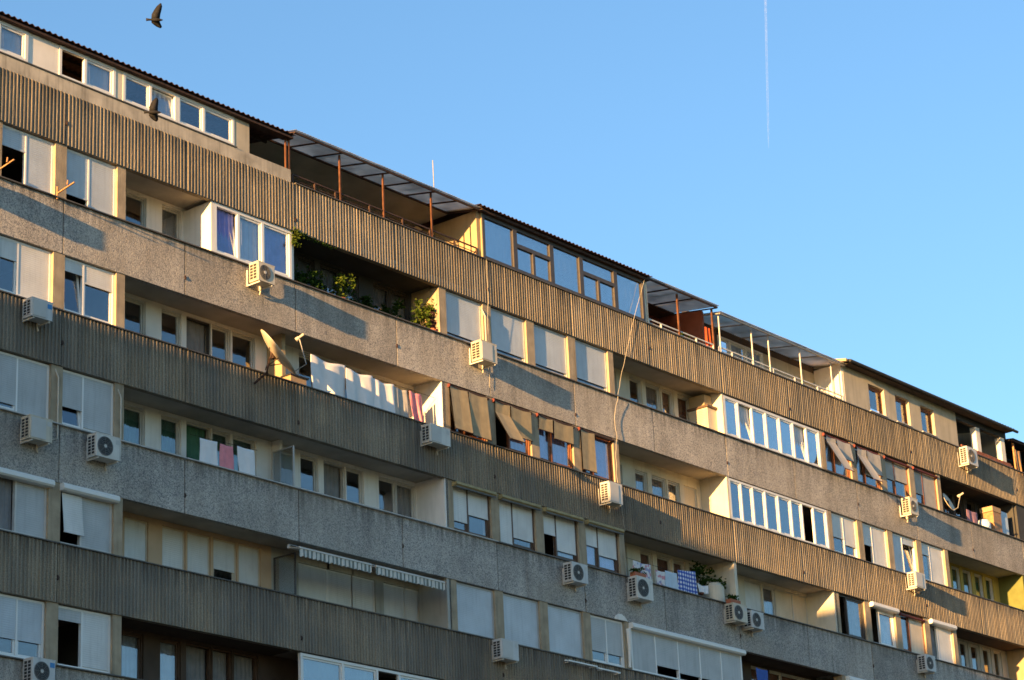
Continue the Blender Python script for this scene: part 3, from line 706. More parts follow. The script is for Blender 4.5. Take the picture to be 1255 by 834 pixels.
for x in (42.25, 44.15): MB().box(x, x+.3, .04, .28, ZP+.2, ZP+1.165).build('post', 'white_plaster', B)
bk = MB()
for j in range(3):
    for i in range(16):
        x = 41.0+i*.235+(.115 if j % 2 else 0); bk.box(x, x+.225, .02+random.uniform(-.006, .004), .14, ZP+.035+j*.062, ZP+.035+j*.062+.055)
bk.build('brick_course', 'brick', B)['kind'] = 'stuff'
hr = MB(); n = 56
for i in range(n):                                   # eaves tiles, each one proud of the next
    x = 32.8+(44.7-32.8)*i/n; ww = (44.7-32.8)/n
    hr.add([(x, -.34, ZE+.0), (x+ww-.012, -.34, ZE), (x+ww-.012, 3, ZE+.62), (x, 3, ZE+.62), (x, -.34, ZE+.05), (x+ww/2, -.35, ZE+.075), (x+ww-.012, -.34, ZE+.05), (x+ww-.012, 3, ZE+.66), (x+ww/2, 3, ZE+.69), (x, 3, ZE+.66)],
           [(0, 3, 2, 1), (0, 1, 6, 5, 4), (1, 2, 7, 6), (0, 4, 9, 3), (4, 5, 8, 9), (5, 6, 7, 8)])
ro = hr.build('roof', 'roof_dark', B)
MB().tube([(32.85, -.40, ZE-.0), (44.75, -.40, ZE-.05)], .055, 8).build('gutter', 'roof_dark', ro)
MB().add([(32.75, -.3, ZE-.02), (32.75, 2.9, ZE+.6), (32.75, 2.9, ZE+.72), (32.75, -.3, ZE+.08), (32.83, -.3, ZE-.02), (32.83, 2.9, ZE+.6), (32.83, 2.9, ZE+.72), (32.83, -.3, ZE+.08)],
         [(0, 1, 2, 3), (7, 6, 5, 4), (0, 4, 5, 1), (1, 5, 6, 2), (2, 6, 7, 3), (3, 7, 4, 0)]).build('barge_board', 'ochre_plaster', ro)
MB().box(33, 44.6, -.28, .03, ZE-.035, ZE-.005).build('soffit', 'brown_plaster', ro)
# lean-to at the right end of the roof
canopy(44.8, 56, -.1, 1.5, ZE-.28, ZE-.05, 8, 'roof_dark', 'rust_dark', 6)
MB().box(44.9, 56, 1.6, 1.75, ZP-1, ZE).build('terrace_wall', 'dark_plaster', B)
for x in (45.15, 48, 52): MB().beam((x, .05, ZP+.032), (x, .05, ZE-.3), .06).build('post', 'wood_ochre', B)
MB().box(XL, XR, 3.2, 11, 27.12, 27.3).build('roof_slab', 'slab', B)
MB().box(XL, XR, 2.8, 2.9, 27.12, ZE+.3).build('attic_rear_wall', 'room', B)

# ------------------------------------------------------------------ air conditioners
def ac(x0, x1, z0, z1, label, yb=-.14, dp=.32, fan=True, badge=None, pipe=None, body='ac_white'):
    t = thing('air_conditioner', label, 'air conditioner', ((x0+x1)/2, 0, z0-.06), 'air conditioner units hung on the facade')
    yf = yb-dp; e = .012; body = ('ac_white', 'ac_cream', 'ac_pale')[int(abs(x0)*10) % 3]
    c = MB()                                                     # casing with chamfered edges
    prof = [(x0, yf+e), (x0+e, yf), (x1-e, yf), (x1, yf+e), (x1, yb), (x0, yb)]
    n = len(prof); vs = [(a, b, z) for z in (z0, z1) for a, b in prof]
    c.add(vs, [tuple(reversed(range(n))), tuple(range(n, 2*n))]+[(i, (i+1) % n, n+(i+1) % n, n+i) for i in range(n)])
    cs = c.build('casing', body, t)
    MB().box(x0-.004, x1+.004, yf-.004, yb+.004, z1+.001, z1+.018).build('lid', body, cs)
    h = z1-z0; R = min(h*.40, (x1-x0)*.31); cx, cz = x0+.03+R+.02, (z0+z1)/2
    if fan:
        MB().disc((cx, yf-.001, cz), (0, -1, 0), R, 28, .006).build('fan_opening', 'ac_dark', cs)
        gr = MB(); gr.ringpoly((cx, cz), R, R+.018, yf-.016, yf-.002)
        for q in (.3, .5, .7, .87): gr.ringpoly((cx, cz), R*q, R*q+.006, yf-.018, yf-.012, 20)
        for q in range(8):
            a = q*math.pi/4; gr.beam((cx+.04*math.cos(a), yf-.013, cz+.04*math.sin(a)), (cx+R*math.cos(a), yf-.013, cz+R*math.sin(a)), .006)
        gr.build('fan_grille', 'ac_grille', cs); MB().disc((cx, yf-.01, cz), (0, -1, 0), .042, 16, .012).build('hub', 'ac_grey', cs)
    else:
        MB().box(x0+.03, cx+R, yf-.014, yf-.001, z0+.03, z1-.03).build('fan_cover', 'ac_grey', cs)
    MB().box(x0-.003, x0-.0005, yf+.04, yb-.03, z0+.05, z1-.04).build('side_opening', 'ac_dark', cs)
    sg = MB(); ns = max(4, int(h/.085))
    for i in range(ns+1):
        z = z0+.05+(h-.09)*i/ns; sg.box(x0-.014, x0-.003, yf+.035, yb-.025, z-.007, z+.007)
    for q in (.0, .5, 1): y = yf+.04+(dp-.07)*q; sg.box(x0-.017, x0-.004, y-.008, y+.008, z0+.04, z1-.03)
    sg.build('side_grille', body, cs)
    for x in (x0+.08, x1-.08):
        bk = MB(); bk.beam((x, 0, z0-.025), (x, yf+.02, z0-.025), .035); bk.beam((x, -.022, z0-.02), (x, -.022, z0+h*.8), .035)
        bk.build('bracket', 'white_steel', t)
    MB().tube([(x1-.12, yb+.04, z0+.08), (x1-.12, yb+.08, z0-.08), (x1-.10, -.03, z0-.16)], .022, 6).build('drain_elbow', 'pipe_white', t)
    MB().box(x1-.16, x1-.03, yf-.003, yf-.0005, z1-.16, z1-.05).build('badge', badge or 'ac_grey', cs)
    if pipe:
        MB().tube([(x1-.02, yb+.02, z0+.15), (x1+.07, yb+.03, z0+.14), (pipe[0], -.03, z0+.3), (pipe[0]+.01, -.02, pipe[1]-.25), (pipe[0]-.05, .06, pipe[1])], .02, 7).build('pipe', 'pipe_white', t)
    return t
ac(4.0, 4.6, 24.17, 24.67, 'air conditioner under the window with blue curtains, top floor of balconies', yb=-.17)
ac(12.72, 13.42, 24.14, 24.7, 'air conditioner below the pale shutters, right of the plant-filled balcony', yb=-.14, dp=.36, fan=False, pipe=(13.52, 26.0))
ac(35.85, 36.42, 24.02, 24.6, 'air conditioner below windows with grey swung-out awnings, left of the small dish', yb=-.15)
ac(40.45, 41.2, 26.78, 27.42, 'air conditioner hung highest, under the plastered roof house beside its open porch', yb=-.15)
ac(-5.35, -4.62, 24.14, 24.62, 'air conditioner just outside the left edge whose shadow falls on the pebbled band', yb=-.17)
ac(-3.2, -2.58, 21.38, 21.82, 'air conditioner with blue sticker at left edge, above two fan units', fan=False, badge='ac_blue', yb=-.1)
ac(10.5, 11.33, 21.28, 21.77, 'air conditioner beside the pink towel and white hanging sheets', yb=-.12, fan=False)
ac(18.35, 19.0, 21.1, 21.7, 'sunlit air conditioner under the right end of the khaki awnings', yb=-.15, fan=False)
ac(35.72, 36.4, 21.38, 21.9, 'air conditioner above the long slanting shadow left of the yellow balcony', yb=-.15, fan=False)
ac(-3.17, -2.52, 18.47, 19.0, 'air conditioner with grey front cover and white pipe up the pillar, far left', fan=False, yb=-.1, pipe=(-2.05, 20.5))
ac(-1.22, -.47, 18.46, 19.0, 'air conditioner with dark round fan below the half-open shutter, left side', yb=-.1, pipe=(-.14, 20.45))
ac(16.45, 17.18, 18.42, 18.96, 'air conditioner with dark fan under the row of yellow awning boxes', yb=-.1)
ac(19.5, 20.3, 18.42, 19.06, 'air conditioner with red flower trough on top, left of the blue checked cloth', yb=-.1)
ac(24.45, 25.2, 18.5, 19.03, 'air conditioner with flower trough on top, left one of an adjoining pair', yb=-.1)
ac(25.42, 26.1, 18.42, 18.94, 'smaller air conditioner, right one of an adjoining pair', yb=-.1)
ac(35.95, 36.6, 18.5, 19.04, 'air conditioner below the red rolled awning, lower right', yb=-.1)
ac(13.15, 13.88, 15.74, 16.26, 'air conditioner below the plain grey-blue shutters, bottom middle', yb=-.1, fan=False)
ac(-2.94, -2.3, 12.95, 13.5, 'air conditioner with pale fan hub cut by the bottom edge', yb=-.1, badge='ac_blue')

# ------------------------------------------------------------------ awnings
def awning(x0, x1, zr, label, pieces, fab, roll, caps='awning_red', y=.02, rr_=.045, group='drop-arm awnings over the windows'):
    t = thing('awning', label, 'awning', ((x0+x1)/2, 0, zr), group)
    rb = MB().tube([(x0, y, zr), (x1, y, zr)], rr_, 10).build('roller', roll, t)
    for x in (x0-.03,): MB().tube([(x, y-.03, zr), (x+.03, y-.03, zr)], rr_+.012, 10).build('end_cap', caps, rb)
    for (a, b, zm, zb, out) in pieces:
        f = MB(); pts = [(y-.045, zr), (y-.03, zm), (y-.03-out, zb)] if zm is not None else [(y-.045, zr), (y-.03-out, zb)]
        L = []
        for (p, q) in zip(pts[:-1], pts[1:]):
            for i in range(5):
                k = i/5; L.append((p[0]+(q[0]-p[0])*k, p[1]+(q[1]-p[1])*k))
        L.append(pts[-1]); n = 8; vs = []; fs = []
        for j, (yy, zz) in enumerate(L):
            for i in range(n+1): vs.append((a+(b-a)*i/n, yy+.0015*math.sin(i*1.7+j*.4)+.012*math.sin(math.pi*i/n), zz))
        for j in range(len(L)-1):
            for i in range(n): q_ = j*(n+1)+i; fs.append((q_, q_+1, q_+n+2, q_+n+1))
        f.add(vs, fs); fo = f.build('fabric', fab, t)
        MB().tube([(a-.01, pts[-1][0], pts[-1][1]), (b+.01, pts[-1][0], pts[-1][1])], .014, 6).build('front_bar', roll, fo)
        if out > .1:
            for x in (a, b): MB().tube([(x, .02, pts[-2][1]-.25 if zm is None else zm-.02), (x, pts[-1][0], pts[-1][1])], .005, 5).build('arm', 'black', fo)
    return t
b = Mb
awning(b[0]-.05, b[0]+1.66, 23.27, 'khaki awning fully lowered in two halves, leftmost of the khaki four', [(b[0]-.03, b[0]+.72, None, 22.0, .16), (b[0]+.76, b[0]+1.56, None, 21.98, .12)], 'khaki_fabric', 'rust_dark')
awning(b[1]-.09, b[1]+1.64, 23.27, 'khaki awning with its left half pushed far out over an open window', [(b[1]-.03, b[1]+.62, 22.95, 22.05, .50), (b[1]+.66, b[1]+1.56, None, 22.4, .02)], 'khaki_fabric', 'rust_dark')
awning(b[2]-.09, b[2]+1.64, 23.27, 'khaki awning half drawn over violet curtained windows', [(b[2]-.03, b[2]+.60, None, 22.86, .0), (b[2]+.66, b[2]+1.56, None, 22.72, .0)], 'khaki_fabric', 'rust_dark')
awning(b[3]-.09, b[3]+1.62, 23.27, 'khaki awning with only its left half lowered, rightmost of the khaki four', [(b[3]-.03, b[3]+.62, None, 22.05, .03)], 'khaki_fabric', 'rust_dark')
b = Rb
awning(b[0]-.1, b[0]+1.62, 26.02, 'grey awning swung out, left one of the pair by the white glazed balcony', [(b[0]+.05, b[0]+.64, 25.85, 24.72, .62), (b[0]+.68, b[0]+1.56, None, 25.35, .1)], 'grey_fabric', 'awning_red')
awning(b[1]-.1, b[1]+1.62, 26.02, 'grey awning swung out, right one of the pair', [(b[1]+.05, b[1]+.64, 25.75, 24.75, .55), (b[1]+.68, b[1]+1.56, None, 25.25, .03)], 'grey_fabric', 'awning_red')
awning(b[2]-.1, b[2]+1.62, 26.02, 'rolled red awning above half-lowered grey blinds', [], 'grey_fabric', 'awning_red')
awning(b[3]-.1, b[3]+1.62, 26.02, 'rolled red awning beside the dark balcony with the small dish', [], 'grey_fabric', 'awning_red')
awning(b[2]-.08, b[2]+1.6, 20.42, 'rolled red awning between two white shutter boxes, lower right', [], 'grey_fabric', 'awning_red')
for i, ds in enumerate(('first', 'second', 'third', 'fourth')):
    x = Mb[i]; t = thing('awning_box', 'long yellowish awning box, %s of four from the left' % ds, 'awning', (x+.8, 0, 20.42), 'yellow awning boxes')
    q = MB(); pr = [(.02, -.06), (-.10, -.06), (-.15, -.02), (-.14, .05), (.02, .06)]
    vs = [(X, a, 20.45+c) for X in (x-.04, x+1.66) for a, c in pr]; n = len(pr)
    q.add(vs, [(k, (k+1) % n, n+(k+1) % n, n+k) for k in range(n)]+[tuple(range(n)), tuple(reversed(range(n, 2*n)))]); q.build('casing', 'awning_yellow', t)
    MB().box(x-.03, x+1.65, -.13, -.10, 20.34, 20.385).build('front_bar', 'coping_dark', t)
# striped scalloped valances
mt, tt, bb = nodes('stripe_fabric'); gN = tt.nodes.new('ShaderNodeNewGeometry'); sx = tt.nodes.new('ShaderNodeSeparateXYZ'); tt.links.new(gN.outputs['Position'], sx.inputs[0])
wv = tt.nodes.new('ShaderNodeMath'); wv.operation = 'PINGPONG'; wv.inputs[1].default_value = .075; tt.links.new(sx.outputs[0], wv.inputs[0])
gt = tt.nodes.new('ShaderNodeMath'); gt.operation = 'GREATER_THAN'; gt.inputs[1].default_value = .046; tt.links.new(wv.outputs[0], gt.inputs[0])
mx = tt.nodes.new('ShaderNodeMix'); mx.data_type = 'RGBA'; mx.inputs[6].default_value = (.60, .60, .56, 1); mx.inputs[7].default_value = (.17, .20, .19, 1)
tt.links.new(gt.outputs[0], mx.inputs[0]); tt.links.new(mx.outputs[2], bb.inputs['Base Color']); bb.inputs['Roughness'].default_value = .9
for (x0, x1, ds) in ((5.46, 8.10, 'left'), (8.27, 10.95, 'right')):
    zt, yv = 17.47, -.35
    t = thing('awning', 'retracted awning with striped scalloped valance, %s of the two' % ds, 'awning', ((x0+x1)/2, 0, zt), 'awnings with striped valances')
    MB().tube([(x0, .0, zt+.09), (x1, .0, zt+.09)], .055, 10).build('roller', 'pvc_dirty', t)
    MB().add([(x0, yv, zt), (x1, yv, zt), (x1, -.03, zt+.13), (x0, -.03, zt+.13), (x0, yv, zt-.006), (x1, yv, zt-.006), (x1, -.03, zt+.124), (x0, -.03, zt+.124)],
             [(0, 1, 2, 3), (7, 6, 5, 4), (0, 4, 5, 1), (1, 5, 6, 2), (2, 6, 7, 3), (3, 7, 4, 0)]).build('canvas', 'stripe_fabric', t)
    MB().box(x0, x1, yv-.03, yv+.01, zt-.03, zt+.015).build('front_bar', 'pvc_dirty', t)
    n = 72; vs = []; fs = []
    for i in range(n+1):
        x = x0+(x1-x0)*i/n; vs += [(x, yv-.012+.008*math.sin(i*1.1), zt-.03), (x, yv-.012+.02*math.sin(i*1.1), zt-.20-.035*abs(math.sin(math.pi*i/n*18/1)))]
    for i in range(n): fs.append((2*i, 2*i+2, 2*i+3, 2*i+1))
    MB().add(vs, fs).build('valance', 'stripe_fabric', t)
    for x in (x0+.05, x1-.05): MB().beam((x, -.03, zt+.06), (x, yv, zt-.02), .025).build('arm', 'pvc_dirty', t)

# ------------------------------------------------------------------ laundry
def fabric_pattern(name, kind):
    mt, t, bs = nodes(name); N = t.nodes; L = t.links; bs.inputs['Roughness'].default_value = .9
    g = N.new('ShaderNodeNewGeometry')
    if kind == 'check':
        s_ = N.new('ShaderNodeSeparateXYZ'); L.new(g.outputs['Position'], s_.inputs[0]); outs = []
        for a in (0, 2):
            p = N.new('ShaderNodeMath'); p.operation = 'PINGPONG'; p.inputs[1].default_value = .065; L.new(s_.outputs[a], p.inputs[0])
            q = N.new('ShaderNodeMath'); q.operation = 'GREATER_THAN'; q.inputs[1].default_value = .033; L.new(p.outputs[0], q.inputs[0]); outs.append(q.outputs[0])
        ad = N.new('ShaderNodeMath'); ad.operation = 'ADD'; L.new(outs[0], ad.inputs[0]); L.new(outs[1], ad.inputs[1])
        hf = N.new('ShaderNodeMath'); hf.operation = 'MULTIPLY'; hf.inputs[1].default_value = .5; L.new(ad.outputs[0], hf.inputs[0])
        cr = N.new('ShaderNodeValToRGB'); cr.color_ramp.elements[0].color = (.75, .76, .8, 1); cr.color_ramp.elements[1].color = (.03, .07, .38, 1)
        q = cr.color_ramp.elements.new(.5); q.color = (.12, .2, .55, 1); L.new(hf.outputs[0], cr.inputs[0]); L.new(cr.outputs[0], bs.inputs['Base Color'])
    else:
        v = N.new('ShaderNodeTexVoronoi'); v.inputs['Scale'].default_value = 11; L.new(g.outputs['Position'], v.inputs['Vector'])
        sp = N.new('ShaderNodeSeparateColor'); L.new(v.outputs['Color'], sp.inputs[0])
        cr = N.new('ShaderNodeValToRGB'); cr.color_ramp.interpolation = 'CONSTANT'; e = cr.color_ramp.elements
        e[0].color = (.66, .66, .68, 1); e[1].position = .55; e[1].color = (.55, .26, .32, 1)
        for p, c in ((.7, (.3, .32, .5)), (.82, (.66, .66, .68))): q = e.new(p); q.color = c+(1,)
        L.new(sp.outputs[0], cr.inputs[0]); L.new(cr.outputs[0], bs.inputs['Base Color'])
fabric_pattern('check_cloth', 'check'); fabric_pattern('floral_cloth', 'floral')
def cloth(name, x0, x1, zt, zb, y, mt, label, cat, sag=.03, fold=.035, n=22, skew=0., group=None, slope=0.):
    rnd = random.Random(int(x0*77)); ph = rnd.random()*6; vs = []; fs = []; m_ = 12; fr_ = rnd.uniform(4., 5.5)
    def P(i, j, dy):
        t = i/n; v = j/m_
        x = x0+(x1-x0)*t+skew*v+.015*math.sin(ph+v*4+t*3)
        z = zt+slope*t-sag*math.sin(math.pi*t)**2*(1-v)-(zt-zb)*v+.012*math.sin(ph+t*9)*v
        yy = y+fold*(.25+.75*v)*math.sin(ph+t*fr_*2.2+.8*v)+fold*.5*math.sin(t*fr_*4.1-v*1.5)*v+dy
        return (x, yy, z)
    for dy in (0, .006):
        for j in range(m_+1):
            for i in range(n+1): vs.append(P(i, j, dy))
    K = (n+1)*(m_+1)
    for j in range(m_):
        for i in range(n):
            a = j*(n+1)+i; fs.append((a, a+1, a+n+2, a+n+1)); fs.append((K+a, K+a+n+1, K+a+n+2, K+a+1))
    ring = [i for i in range(n+1)]+[j*(n+1)+n for j in range(1, m_+1)]+[m_*(n+1)+i for i in range(n-1, -1, -1)]+[j*(n+1) for j in range(m_-1, 0, -1)]
    for a, c in zip(ring, ring[1:]+ring[:1]): fs.append((a, K+a, K+c, c))
    o = MB().add(vs, fs).build(name, mt, ori=((x0+x1)/2, y, zt), smooth=True)
    for p in o.data.polygons: pass
    return tag(o, label, cat, group)
cloth('hanging_sheet', 6.60, 7.93, 22.98, 21.9, .22, 'cloth_white', 'wide white sheet hanging right beside the large satellite dish', 'laundry', .08, .055, n=40, group='laundry')
cloth('hanging_sheet', 7.93, 8.97, 22.92, 21.9, .21, 'cloth_white', 'white sheet hanging second from the satellite dish', 'laundry', .06, .055, n=40, group='laundry')
cloth('hanging_sheet', 8.97, 9.84, 22.88, 21.9, .22, 'cloth_white', 'white sheet hanging third from the satellite dish', 'laundry', .05, .05, n=36, group='laundry')
cloth('hanging_sheet', 9.84, 10.38, 22.84, 21.9, .24, 'grey_fabric', 'narrow greyish sheet hanging between white sheets and pink towel', 'laundry', .03, .05, group='laundry')
cloth('towel', 10.42, 10.92, 22.84, 21.85, .20, 'cloth_pink', 'pink towel hanging at the end of the white sheets', 'laundry', .02, .05, skew=.12, group='laundry')
cloth('towel', 2.62, 3.22, 19.84, 19.1, .20, 'cloth_white', 'white towel left of the pink towel, by greenish windows', 'laundry', .01, .012, slope=.02, group='laundry')
cloth('towel', 3.30, 3.76, 19.84, 19.1, .20, 'cloth_pink', 'pink towel between two white towels', 'laundry', .01, .012, group='laundry')
cloth('towel', 3.90, 4.48, 19.9, 19.1, .20, 'cloth_white', 'white towel right of the pink towel, near a glass screen', 'laundry', .01, .012, skew=.05, group='laundry')
cloth('patterned_cloth', 20.22, 21.12, 19.78, 19.0, .2, 'floral_cloth', 'flowered cloth hanging above an air conditioner with flower trough', 'laundry', .03, .03, group='laundry')
cloth('patterned_cloth', 21.34, 21.80, 19.68, 19.0, .2, 'floral_cloth', 'pink flowered cloth hanging left of the plain pale blue cloth', 'laundry', .02, .03, group='laundry')
cloth('plain_cloth', 21.83, 22.45, 19.74, 19.0, .2, 'cloth_paleblue', 'plain pale blue cloth hanging beside the blue checked cloth', 'laundry', .01, .015, group='laundry')
cloth('checked_cloth', 22.48, 23.42, 19.86, 19.0, .19, 'check_cloth', 'blue and white checked tablecloth hanging on balcony line', 'laundry', .01, .02, slope=.1, group='laundry')
cloth('small_laundry', 23.5, 24.05, 19.62, 19.35, .2, 'cloth_white', 'small white garment hanging right of the checked cloth', 'laundry', .05, .03, group='laundry')
cloth('hanging_blanket', 41.15, 41.95, 25.3, 24.6, .2, 'cloth_mauve', 'dull mauve blanket hung in the dark balcony near the small dish', 'laundry', .02, .03, group='laundry')
cloth('red_cloth', 24.80, 25.12, 28.30, 27.3, .10, 'cloth_red', 'bright red cloth hanging on the rooftop terrace rail post', 'cloth', .01, .03)
cloth('shade_cloth', 45.2, 45.6, 28.4, 27.4, .02, 'wood_ochre', 'orange cloth hung on the last rooftop post at right', 'cloth', .02, .04)
cloth('blue_cloth', 26.45, 27.1, 17.4, 16.3, .25, 'cloth_blue', 'blue cloth hanging in the dark balcony right of the shutter box', 'laundry', .02, .03, group='laundry')
def wob(pts, n=5, a=.02):
    pts = [Vector(p) for p in pts]; out = []; rnd = random.Random(int(pts[0].x*50))
    for i in range(len(pts)-1):
        p0, p1, p2, p3 = pts[max(i-1, 0)], pts[i], pts[i+1], pts[min(i+2, len(pts)-1)]
        for k in range(n):
            t = k/n; q = .5*((2*p1)+(p2-p0)*t+(2*p0-5*p1+4*p2-p3)*t*t+(3*p1-p0-3*p2+p3)*t**3)
            out.append(q+Vector((rnd.uniform(-a, a), 0, 0)))
    return out+[pts[-1]]
def line(name, pts, rad, mt, label, cat, grp=None):
    if 'cable' in name: pts = wob(pts); rad *= .33
    return tag(MB().tube(pts, rad, 5).build(name, mt, ori=pts[0]), label, cat, grp)
line('clothes_line', [(6.3, .25, 22.99), (8.4, .25, 22.90), (11.5, .25, 22.9)], .006, 'black', 'thin line carrying the white sheets', 'clothes line')
line('clothes_line', [(2.3, .205, 19.86), (4.6, .205, 19.93)], .006, 'black', 'thin line carrying white and pink towels', 'clothes line')
line('clothes_line', [(19.9, .205, 19.8), (22.4, .205, 19.78), (24.4, .205, 19.96)], .006, 'black', 'thin line carrying the checked and flowered cloths', 'clothes line')

# ------------------------------------------------------------------ plants
def foliage(c, rad, n, size, seed, top=None):
    rnd = random.Random(seed); b = MB()
    blobs = [(Vector((rnd.gauss(0, .6)*rad[0], rnd.gauss(0, .5)*rad[1], rnd.uniform(-1, 1.05)*rad[2])), rnd.uniform(.15, .5)) for _ in range(18)]
    for i in range(n):
        o_, s_ = rnd.choice(blobs)
        p = Vector(c)+o_+Vector((rnd.gauss(0, .5)*rad[0]*s_, rnd.gauss(0, .5)*rad[1]*s_, rnd.gauss(0, .5)*rad[2]*s_))
        a = Vector((rnd.gauss(0, 1), rnd.gauss(0, 1), rnd.gauss(-.2, .6))).normalized(); q = a.cross(Vector((rnd.gauss(0, 1), rnd.gauss(0, 1), rnd.gauss(0, 1)))).normalized()
        s = size*rnd.uniform(.6, 1.3); nn = a.cross(q)*s*.12
        b.add([p, p+a*s*.5+q*s*.32+nn, p+a*s, p+a*s*.5-q*s*.32+nn], [(0, 1, 2), (0, 2, 3)])
    return b
def plant(name, x, y, z, rad, n, size, lm, label, seed, pot='terracotta', trough=None, grp='balcony plants'):
    t = thing(name, label, 'plant', (x, y, z), grp)
    if trough: MB().box(x-trough, x+trough, y-.09, y+.09, z, z+.13).build('trough', pot, t); ph = .13
    else:
        MB().tube([(x, y, z), (x, y, z+.2)], [.09, .13], 12).build('pot', pot, t); ph = .2
    rnd = random.Random(seed); st = MB()
    for i in range(6 if not trough else 9):
        ox = rnd.uniform(-1, 1)*(trough or .05); st.tube([(x+ox*.8, y, z+ph-.03), (x+ox+rnd.gauss(0, .3)*rad[0], y+rnd.gauss(0, .2)*rad[1], z+ph+rad[2]*rnd.uniform(.8, 1.5))], [.010, .004], 4)
    st.build('stem', 'bark', t)['kind'] = 'stuff'
    foliage((x, y, z+ph+rad[2]*.9), rad, n, size, seed).build('foliage', lm, t)['kind'] = 'stuff'
    return t
MB().box(5.9, 11.5, .3, .5, 24.3, 24.36).build('plant_shelf', 'wood_ochre', B)
plant('potted_plant', 7.98, .36, 24.72, (.24, .16, .34), 420, .10, 'leaf', 'sunlit green bush in the middle of the dark plant balcony', 3)
plant('potted_plant', 11.28, .34, 24.66, (.34, .2, .40), 700, .10, 'leaf', 'sunlit bush at the right end of the dark plant balcony, by the pillar', 4)
plant('potted_plant', 11.52, .24, 24.70, (.12, .1, .30), 120, .09, 'leaf_purple', 'small purple leaved plant against the ochre pillar', 5)
plant('potted_plant', 6.45, .5, 24.66, (.32, .2, .22), 320, .11, 'leaf_dark', 'dark leafy plant at the left end of the plant balcony', 6)
plant('potted_plant', 7.2, .5, 24.66, (.35, .2, .2), 320, .11, 'leaf_dark', 'dark leafy plant left of the middle sunlit bush', 7)
plant('potted_plant', 8.75, .65, 24.62, (.35, .2, .3), 360, .11, 'leaf_dark', 'dark leafy plant right of the middle sunlit bush', 8)
plant('potted_plant', 10.0, .7, 24.6, (.2, .16, .28), 260, .11, 'leaf_dark', 'dark leafy plant left of the sunlit bush by the pillar', 9)
plant('potted_plant', 9.4, .75, 24.6, (.22, .16, .30), 320, .11, 'leaf_dark', 'dark leafy plant in the middle right of the plant balcony, before a window', 21)
plant('potted_plant', 6.9, .28, 24.60, (.25, .14, .3), 220, .10, 'leaf_dark', 'dark leafy plant at parapet height near the left bush', 22)
plant('potted_plant', 10.5, .8, 24.6, (.22, .16, .45), 320, .11, 'leaf_dark', 'tall dark leafy plant behind the sunlit bush by the pillar', 23)
vn = thing('climbing_vine', 'green vine hanging from the ribbed band beside the blue curtained window', 'plant', (5.9, .05, 26.15), 'balcony plants')
MB().tube([(5.82, .03, 26.1), (6.3, -.03, 26.14), (7.0, -.02, 26.13)], .008, 5).build('stem', 'bark', vn)
foliage((5.84, -.03, 25.98), (.10, .08, .20), 150, .09, 11).build('foliage', 'leaf', vn)['kind'] = 'stuff'
foliage((6.4, -.02, 26.12), (.55, .07, .05), 140, .08, 12).build('foliage', 'leaf_dark', vn)['kind'] = 'stuff'
plant('flower_trough', 19.82, -.25, 19.085, (.26, .10, .08), 260, .07, 'leaf_dark', 'red trough of dark green plants on air conditioner left of laundry', 13, trough=.27)
plant('flower_trough', 24.72, -.25, 19.055, (.26, .10, .08), 260, .07, 'leaf_dark', 'red trough of dark green plants on one of two adjoining air conditioners', 14, trough=.27)
plant('potted_plant', 24.3, .6, 19.45, (.4, .25, .38), 420, .12, 'leaf_dark', 'dark bushy plant above the white tank near the checked cloth', 15)
plant('potted_plant', 23.75, .25, 27.42, (.35, .12, .10), 160, .10, 'leaf', 'low green plant behind the rooftop rail near the red cloth', 16)

# ------------------------------------------------------------------ satellite dishes and antenna
def dish(c, nrm, R, label, mount, sag=.16, lnb=.75):
    c = Vector(c); nrm = Vector(nrm).normalized(); a = nrm.cross(Vector((0, 0, 1))).normalized(); e = a.cross(nrm)
    t = thing('satellite_dish', label, 'satellite dish', mount[0], 'satellite dishes')
    vs = []; fs = []; nr, ns = 7, 32
    for side_, off in ((0, 0), (1, -.012)):
        for j in range(nr+1):
            q = j/nr
            for k in range(ns):
                th = 2*math.pi*k/ns; vs.append(c+(a*math.cos(th)+e*math.sin(th)*1.06)*R*q+nrm*(sag*R*2*(q*q-1)*.5+off))
    K = (nr+1)*ns
    for s_ in (0, K):
        for j in range(nr):
            for k in range(ns):
                f = (s_+j*ns+k, s_+j*ns+(k+1) % ns, s_+(j+1)*ns+(k+1) % ns, s_+(j+1)*ns+k); fs.append(f if s_ == 0 else f[::-1])
    for k in range(ns): fs.append((nr*ns+k, nr*ns+(k+1) % ns, K+nr*ns+(k+1) % ns, K+nr*ns+k))
    MB().add(vs, fs).build('reflector', 'dish', t, smooth=True)
    bot = c-e*R*1.0; tip = c+nrm*R*lnb*1.5-e*R*.05
    MB().tube([bot, bot+nrm*R*.5-e*R*.05, tip], .014, 6).build('feed_arm', 'steel', t)
    l = MB(); l.tube([tip-nrm*.10, tip-nrm*.02, tip+nrm*.02, tip+nrm*.14], [.055, .05, .03, .035], 10); l.build('feed_horn', 'dish', t)
    back = c-nrm*(sag*R+.02)
    mk = MB(); mk.box(back.x-.06, back.x+.06, back.y-.06, back.y+.06, back.z-.09, back.z+.09); mk.tube([back, back-nrm*.12, Vector(mount[1])], .025, 8)
    mk.tube([mount[1], mount[0]], .03, 8); mk.build('mount', 'rust_dark', t)
    hub = back-nrm*.26*R/.36*.6-e*.12; m1 = Vector(mount[1])
    for q, w_ in ((-.35, .3), (.35, .3), (-.35, -.4), (.35, -.4)): MB().tube([back+a*q*R+e*w_*R*.8+nrm*.04, hub], .013, 5).build('stay', 'black', t)
    for q in (-.12, .12): MB().tube([hub+a*q*.3, m1+a*q*2], .014, 5).build('stay', 'black', t)
    return t
ND_ = (r2*.77+u2*.60+d*.19)
